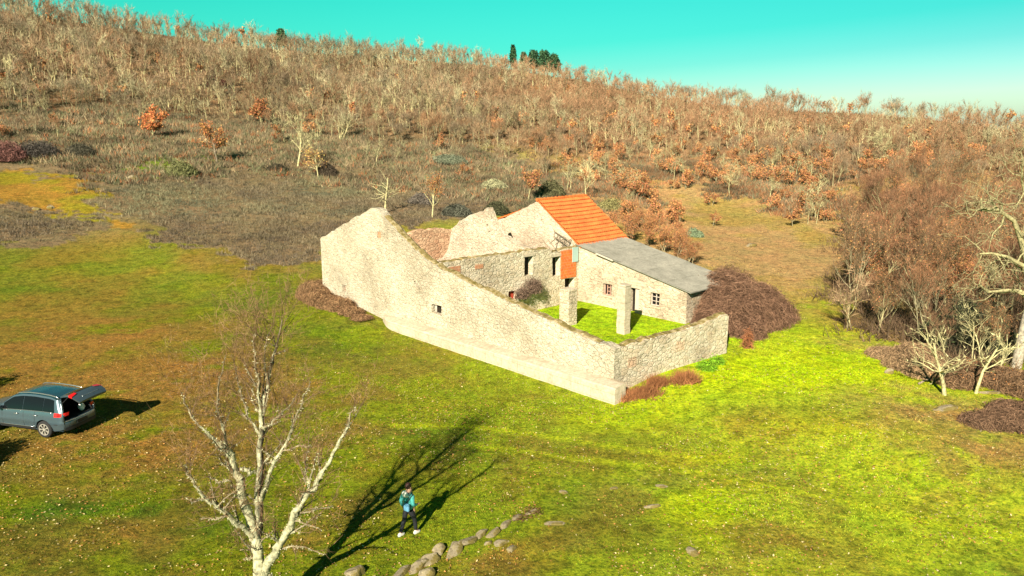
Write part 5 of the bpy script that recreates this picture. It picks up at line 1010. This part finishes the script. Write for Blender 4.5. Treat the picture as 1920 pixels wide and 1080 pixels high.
        for dx in (.42, .96 if False else .98, 2.05):                                    # door shut lines
            m = MB(); m.tube([(dx if z > .72 or dx != .42 else dx + .12 * (0.72 - z) / .4, s * (yw(dx, z) + .0015), z) for z in np.linspace(.46 if dx == .42 else .34, 1.05, 10)], .006, 4); m.build('door_seam', PLAST, e)
        m = MB(); m.grid([[(x, s * (yw(x, z) + .012), z) for z in (.29, .36, .42)] for x in np.linspace(.45, 2.22, 14)]); m.build('sill_trim', PLAST, e, True)
        m = MB(); m.tube([(c, s * (yw(c, .44) + .02), .43) for c in np.linspace(.46, 2.2, 8)], .012, 6); m.build('sill_strip', CHROME, e, True)
        for c in (0, 2.67):
            w_ = MB(); R0 = .355; n = 28; prof = [(-.11, .20), (-.115, .30), (-.09, .35), (-.03, R0), (.03, R0), (.09, .35), (.115, .30), (.11, .20)]
            vs = [(c + rr * math.cos(2 * math.pi * k / n), s * (.80) + dy * s, .355 + rr * math.sin(2 * math.pi * k / n)) for k in range(n) for dy, rr in prof]; p = len(prof)
            w_.add(vs, [(k * p + j, k * p + j + 1, ((k + 1) % n) * p + j + 1, ((k + 1) % n) * p + j) for k in range(n) for j in range(p - 1)]); wh = w_.build('wheel', TYRE, e, True)
            m = MB(); m.tube([(c, s * .72, .355), (c, s * .84, .355)], .17, 20); m.build('brake_disc', PLAST, wh)
            m = MB(); n = 28; vs = [(c + rr * math.cos(2 * math.pi * k / n), s * yy, .355 + rr * math.sin(2 * math.pi * k / n)) for k in range(n) for yy, rr in ((.86, .245), (.915, .245), (.915, .215), (.86, .205))]; m.add(vs, [(k * 4 + j, k * 4 + (j + 1) % 4, ((k + 1) % n) * 4 + (j + 1) % 4, ((k + 1) % n) * 4 + j) for k in range(n) for j in range(4)])
            m.tube([(c, s * .85, .355), (c, s * .915, .355)], .06, 12)
            for k in range(7):
                a = 2 * math.pi * k / 7
                for q in (-.09, .09): m.beam((c + .05 * math.cos(a), s * .90, .355 + .05 * math.sin(a)), (c + .225 * math.cos(a + q), s * .90, .355 + .225 * math.sin(a + q)), .022, .03)
            m.build('rim', RIM, wh, False)
            m = MB(); m.grid([[(c + .40 * math.cos(a) * q, s * y_, .355 + .42 * math.sin(a) * q) for q in (1.0, .97)] for y_ in (.55,) for a in ()] or [[(c + .415 * math.cos(a), s * y_, .36 + .415 * math.sin(a)) for a in np.linspace(0, math.pi, 14)] for y_ in (.5, .885)]); m.build('wheel_arch', PLAST, e, True)
        # tail lamp: wraps the rear corner
        m = MB(); m.grid([[(x - .0, s * (yw(x, z) + .012) - (s * .30 * max(0, q - 1)), z) for z in (.93 + .02 * q, .99, 1.05, 1.09)] for q, x in ((0, -.55), (.4, -.68), (.8, -.82), (1, -.93), (1.25, -.965), (1.6, -.985))]); m.build('tail_lamp', LAMP, e, True)
        m = MB(); m.tube([(-.93 , s * .80, .74), (-.90, s * .80, .95), (-.86, s * .74, 1.12), (-.76, s * .66, 1.40), (-.66, s * .58, 1.60)], [.05, .05, .05, .05, .04], 8); m.build('tailgate_surround', PAINT, e, True)
        m = MB(); m.grid([[(x, s * (yw(x, .60) + .01), z) for z in (.60, .66)] for x in np.linspace(-.9, -.5, 4)]); m.build('reflector', PLAST, e)
    m = MB(); m.grid([[(-.93 - .10 * (1 - y ** 4) + (.05 if z in (.34, .76) else 0), y * .83, z) for y in np.linspace(-1, 1, 13)] for z in (.34, .40, .55, .70, .76)]); bp = m.build('rear_bumper', PAINT, e, True)
    m = MB(); m.grid([[(-.90 + .02 * k, y * .80, .755 + .01 * k) for y in np.linspace(-1, 1, 5)] for k in range(3)]); m.build('loading_sill', PLAST, bp)
    m = MB(); m.tube([(-1.045 + .10 * abs(y) ** 4, y * .8, .74) for y in np.linspace(-1, 1, 13)], .018, 6); m.build('bumper_strip', CHROME, bp, True)
    m = MB(); m.grid([[(-1.05 + .08 * abs(y) ** 4, y * .78, z) for y in np.linspace(-1, 1, 9)] for z in (.34, .48)]); m.build('bumper_skirt', PLAST, bp, True); m = MB(); m.box(-1.065, -1.045, -.26, .26, .52, .64); m.build('plate_recess', PLAST, bp)
    m = MB(); m.grid([[(-.9, -.72, .76), (-.9, .72, .76)], [(.25, -.72, .76), (.25, .72, .76)], [(.12, -.68, 1.35), (.12, .68, 1.35)]])
    for s in (1, -1): m.grid([[(-.88, s * .74, .76), (-.66, s * .60, 1.55)], [(.2, s * .76, .76), (.1, s * .62, 1.6)]])
    m.build('cargo_lining', CABIN, e); m = MB(); m.box(.3, .42, -.62, .62, .75, 1.4); m.box(1.25, 1.38, -.6, -.12, .7, 1.4); m.box(1.25, 1.38, .12, .6, .7, 1.4); m.build('seats', CABIN, e, False, .04)
    m = MB(); m.grid([[(3.70, s_ * yy, z) for z in (.66, .74, .80)] for s_ in (1,) for yy in (.5, .62, .74)]); m.grid([[(3.70, -yy, z) for z in (.66, .74, .80)] for yy in (.5, .62, .74)]); m.build('headlights', WHITE, e, True)
    # raised tailgate
    path = [(-.66, 1.70, .56), (-.85, 1.76, .60), (-1.10, 1.82, .66), (-1.25, 1.84, .72), (-1.45, 1.80, .76), (-1.62, 1.72, .76), (-1.74, 1.62, .70)]
    t_ = MB(); t_.grid([[(x, y * w2, z + .03 * (1 - y * y)) for y in np.linspace(-1, 1, 9)] for x, z, w2 in path]); t_.grid([[(x + .02, y * w2 * .96, z - .07) for y in np.linspace(-1, 1, 9)] for x, z, w2 in path])
    for s in (1, -1): t_.grid([[(x, s * w2, z), (x + .02, s * w2 * .96, z - .07)] for x, z, w2 in path])
    t_.grid([[(path[-1][0], y * path[-1][2], path[-1][1] + .03 * (1 - y * y)) for y in np.linspace(-1, 1, 9)], [(path[-1][0] + .02, y * path[-1][2] * .96, path[-1][1] - .07) for y in np.linspace(-1, 1, 9)]])
    tg = t_.build('tailgate', PAINT, e, True); tg['label'] = 'raised tailgate'
    m = MB(); m.grid([[(x, y * w2 * .84, z + .032 * (1 - y * y) + .012) for y in np.linspace(-1, 1, 7)] for x, z, w2 in path[1:4]]); m.build('rear_window', MAT['dglass'], tg, True)
    for s in (1, -1):
        m = MB(); m.add([(-1.24, s * .735, 1.86), (-1.45, s * .775, 1.825), (-1.45, s * .775, 1.76), (-1.25, s * .73, 1.78), (-1.26, s * .45, 1.895), (-1.38, s * .45, 1.875)], [(0, 1, 2, 3), (0, 4, 5, 1)]); m.build('tail_lamp', LAMP, tg)
        m = MB(); m.tube([(-.74, s * .60, 1.42), (-1.15, s * .62, 1.77)], .014, 6); m.build('gas_strut', PLAST, tg)
    m = MB(); m.tube([(-1.60, -.4, 1.76), (-1.60, .4, 1.76)], .02, 6); m.build('grip_bar', CHROME, tg)
    # luggage seen in the boot
    bm = bmesh.new(); bmesh.ops.create_icosphere(bm, subdivisions=3, radius=.15); rr = random.Random(3)
    for v in bm.verts: v.co *= 1 + .16 * math.sin(v.co.x * 22) * math.cos(v.co.y * 19 + 1); v.co.z *= 1.1; v.co.z += .16
    me = bpy.data.meshes.new('white_bag'); bm.to_mesh(me); bm.free(); o = link('white_bag', me, WHITE, None, True); o.location = e.matrix_basis @ Vector((-.62, -.45, .77)); tag(o, 'crumpled white bag inside the open boot of the car', 'bag')
car()

# ================================================================== PERSON
def skin_obj(name, chains, mat, parent, sub=2, root=0):
    V = []; E = []; Rr = []; idx = {}
    for ch in chains:
        prev = None
        for it in ch:
            key, p, r = it if len(it) == 3 else (None, it[0], it[1])
            if key is not None and key in idx: i = idx[key]
            else:
                i = len(V); V.append(p); Rr.append(r)
                if key is not None: idx[key] = i
            if prev is not None: E.append((prev, i))
            prev = i
    me = bpy.data.meshes.new(name); me.from_pydata(V, E, []); o = link(name, me, None, parent); sk = o.modifiers.new('skin', 'SKIN'); sk.use_smooth_shade = True
    for i, r in enumerate(Rr):
        rr = (r, r) if not isinstance(r, tuple) else r
        me.skin_vertices[0].data[i].radius = rr; me.skin_vertices[0].data[i].use_root = (i == root)
    if sub: s = o.modifiers.new('sub', 'SUBSURF'); s.levels = sub; s.render_levels = sub
    me.materials.append(mat); return o
def person():
    x, y, z = site(767, 1003); SK = M('skin', (.42, .24, .16), .6); TEAL = M('teal_jacket_cloth', (.055, .30, .28), .75); DK = M('black_trouser_cloth', (.012, .013, .016), .85); HAIR = M('dark_brown_hair', (.035, .015, .010), .7)
    for mm, sc in ((TEAL, 14), (DK, 12), (HAIR, 40)):
        g = G(mm); n = g.noise(g.coords(), sc, 4); c0 = tuple(mm.node_tree.nodes['Principled BSDF'].inputs['Base Color'].default_value)[:3]; g.col(g.mix(tuple(v * .6 for v in c0), tuple(min(1, v * 1.35) for v in c0), n.outputs['Fac'])); g.bump(n.outputs['Fac'], .5, .02)
    e = empty('person', (x, y, z), R(-38), 'person in teal jacket, pale hood and black trousers walking away beside the tree shadow', 'person')
    # local: +y is the way the person walks, +x the right hand side
    P = dict(pel=(0, 0, .93), sp=(0, .01, 1.12), ch=(0, .02, 1.32), nk=(0, .03, 1.47), hd0=(0, .045, 1.56), hd1=(0, .055, 1.64), hd2=(0, .045, 1.71))
    arms = {}
    for s, sh, el, wr, hd in ((-1, (-.19, .01, 1.40), (-.27, -.06, 1.13), (-.28, .02, .90), (-.28, .05, .83)), (1, (.19, .01, 1.40), (.26, -.05, 1.14), (.22, .17, 1.05), (.20, .24, 1.05))): arms[s] = (sh, el, wr, hd)
    legs = {-1: ((-.10, 0, .88), (-.12, -.08, .50), (-.13, -.26, .12)), 1: ((.10, 0, .88), (.11, .17, .50), (.12, .20, .10))}
    ch = [[('pel', P['pel'], (.14, .10)), ('sp', P['sp'], (.125, .09)), ('ch', P['ch'], (.15, .10)), ('nk', P['nk'], (.055, .055)), ('h0', P['hd0'], (.062, .07)), ('h1', P['hd1'], (.078, .092)), ('h2', P['hd2'], (.060, .075))]]
    for s in (-1, 1):
        sh, el, wr, hd = arms[s]; ch.append([('ch', P['ch'], .1), (f's{s}', sh, .055), (f'e{s}', el, .042), (f'w{s}', wr, .028), (f'p{s}', hd, (.038, .020))])
        d = Vector(hd) - Vector(wr); d.normalize(); side = d.cross(Vector((0, 0, 1)) if abs(d.z) < .7 else Vector((1, 0, 0))).normalized()
        for k, (o_, L) in enumerate(((-.030, .060), (-.010, .070), (.010, .075), (.030, .066))):
            b0 = Vector(hd) + side * o_ + d * .035; b1 = b0 + d * L * .5 + Vector((0, .008, -.008)); b2 = b1 + d * L * .4 + Vector((0, .014, -.02)); ch.append([(f'p{s}', hd, .03), (f'f{s}{k}a', tuple(b0), .009), (f'f{s}{k}b', tuple(b1), .008), (f'f{s}{k}c', tuple(b2), .007)])
        t0 = Vector(wr) + side * -.035 + d * .03; t1 = t0 + side * -.02 + d * .04; ch.append([(f'w{s}', wr, .028), (f't{s}a', tuple(t0), .011), (f't{s}b', tuple(t1), .008)])
        hp, kn, an = legs[s]; ch.append([('pel', P['pel'], .1), (f'h{s}', hp, .085), (f'k{s}', kn, .055), (f'a{s}', an, .038), (f'ft{s}', (an[0], an[1] + .13, .05 if s > 0 else .04), (.04, .03))])
    b = skin_obj('body', ch, SK, e)
    def rock_ell(name, c, r, mat, parent, amp=.0, fr=20):
        bm = bmesh.new(); bmesh.ops.create_icosphere(bm, subdivisions=3, radius=1)
        for v in bm.verts:
            k = 1 + amp * math.sin(v.co.x * fr) * math.cos(v.co.z * fr * .8 + v.co.y * 9); v.co = Vector((v.co.x * r[0] * k + c[0], v.co.y * r[1] * k + c[1], v.co.z * r[2] * k + c[2]))
        me = bpy.data.meshes.new(name); bm.to_mesh(me); bm.free(); return link(name, me, mat, parent, True)
    rock_ell('hair', (0, .02, 1.70), (.098, .108, .115), HAIR, e, .08, 14)
    rock_ell('nose', (0, .155, 1.645), (.013, .022, .02), SK, e)
    for s in (-1, 1): rock_ell('ear', (s * .083, .05, 1.645), (.012, .022, .034), SK, e); rock_ell('eye', (s * .032, .138, 1.67), (.012, .010, .010), DK, e)
    m = MB(); m.tube([(-.028, .142, 1.60), (0, .150, 1.597), (.028, .142, 1.60)], .006, 6); m.build('mouth', M('lips', (.30, .10, .09), .5), e, True)
    jc = [[('pel', (0, 0, .90), (.185, .135)), ('pl', (0, .0, .98), (.185, .135)), ('sp', (0, .01, 1.15), (.175, .13)), ('ch', (0, .02, 1.34), (.19, .125)), ('n', (0, .03, 1.45), (.10, .085))]]
    for s in (-1, 1): sh, el, wr, hd = arms[s]; jc.append([('ch', P['ch'], .1), (f's{s}', sh, .085), (f'e{s}', el, .068), (f'w{s}', wr, .048)])
    skin_obj('jacket', jc, TEAL, e)
    pc = [[('w', (0, 0, .96), (.15, .11)), ('pel', (0, 0, .90), (.155, .115))]]
    for s in (-1, 1): hp, kn, an = legs[s]; pc.append([('pel', P['pel'], .1), (f'h{s}', hp, .105), (f'k{s}', kn, .078), (f'a{s}', an, .062)])
    skin_obj('trousers', pc, DK, e)
    SHOE = M('white_soled_shoe', (.62, .58, .50), .7)
    for s in (-1, 1):
        an = legs[s][2]; z0 = 0 if s > 0 else .02
        m = MB(); pr = [(-.09, .030, .09), (-.06, .042, .11), (0, .045, .11), (.08, .048, .075), (.14, .045, .055), (.175, .025, .045)]
        m.grid([[(an[0] - w2, an[1] + yy, z0), (an[0] - w2, an[1] + yy, z0 + h * .6), (an[0] - w2 * .5, an[1] + yy, z0 + h), (an[0] + w2 * .5, an[1] + yy, z0 + h), (an[0] + w2, an[1] + yy, z0 + h * .6), (an[0] + w2, an[1] + yy, z0)] for yy, w2, h in pr])
        for q in (pr[0], pr[-1]): yy, w2, h = q; m.add([(an[0] - w2, an[1] + yy, z0), (an[0] - w2, an[1] + yy, z0 + h * .6), (an[0] - w2 * .5, an[1] + yy, z0 + h), (an[0] + w2 * .5, an[1] + yy, z0 + h), (an[0] + w2, an[1] + yy, z0 + h * .6), (an[0] + w2, an[1] + yy, z0)], [(0, 1, 2, 3, 4, 5)])
        m.build('shoe', SHOE, e, True)
    m = MB(); n = 16; m.tube([(.115 * math.cos(a), .01 - .085 + .09 * math.sin(a) * .9 + .03, 1.47 - .035 * (1 - math.sin(a)) ) for a in [2 * math.pi * k / n for k in range(n + 1)]], .045, 8); m.build('hood', M('pale_hood_lining', (.70, .68, .58), .8), e, True)
    rock_ell('hood', (0, -.125, 1.46), (.13, .07, .10), bpy.data.materials['pale_hood_lining'], e, .05, 9)
    # bag slung across the back
    bg_ = empty('shoulder_bag', tuple(e.matrix_basis @ Vector((.12, -.16, 1.06))), R(-38), 'small blue bag slung low on the back of the person', 'bag')
    BL = M('blue_bag_cloth', (.10, .26, .40), .7); m = MB(); m.box(-.11, .11, -.075, .03, -.12, .14); m.build('bag_body', BL, bg_, True, .04)
    m = MB(); m.tube([(-.05, .0, .12), (.02, .015, .22), (.09, .06, .34), (.13, .16, .44)], .016, 6); m.build('strap', M('dark_strap', (.02, .03, .035), .8), bg_, True); m = MB(); m.tube([(-.10, -.02, -.05), (-.16, .06, -.08), (-.2, .2, -.07)], .014, 6); m.build('strap', bpy.data.materials['dark_strap'], bg_, True)
person()
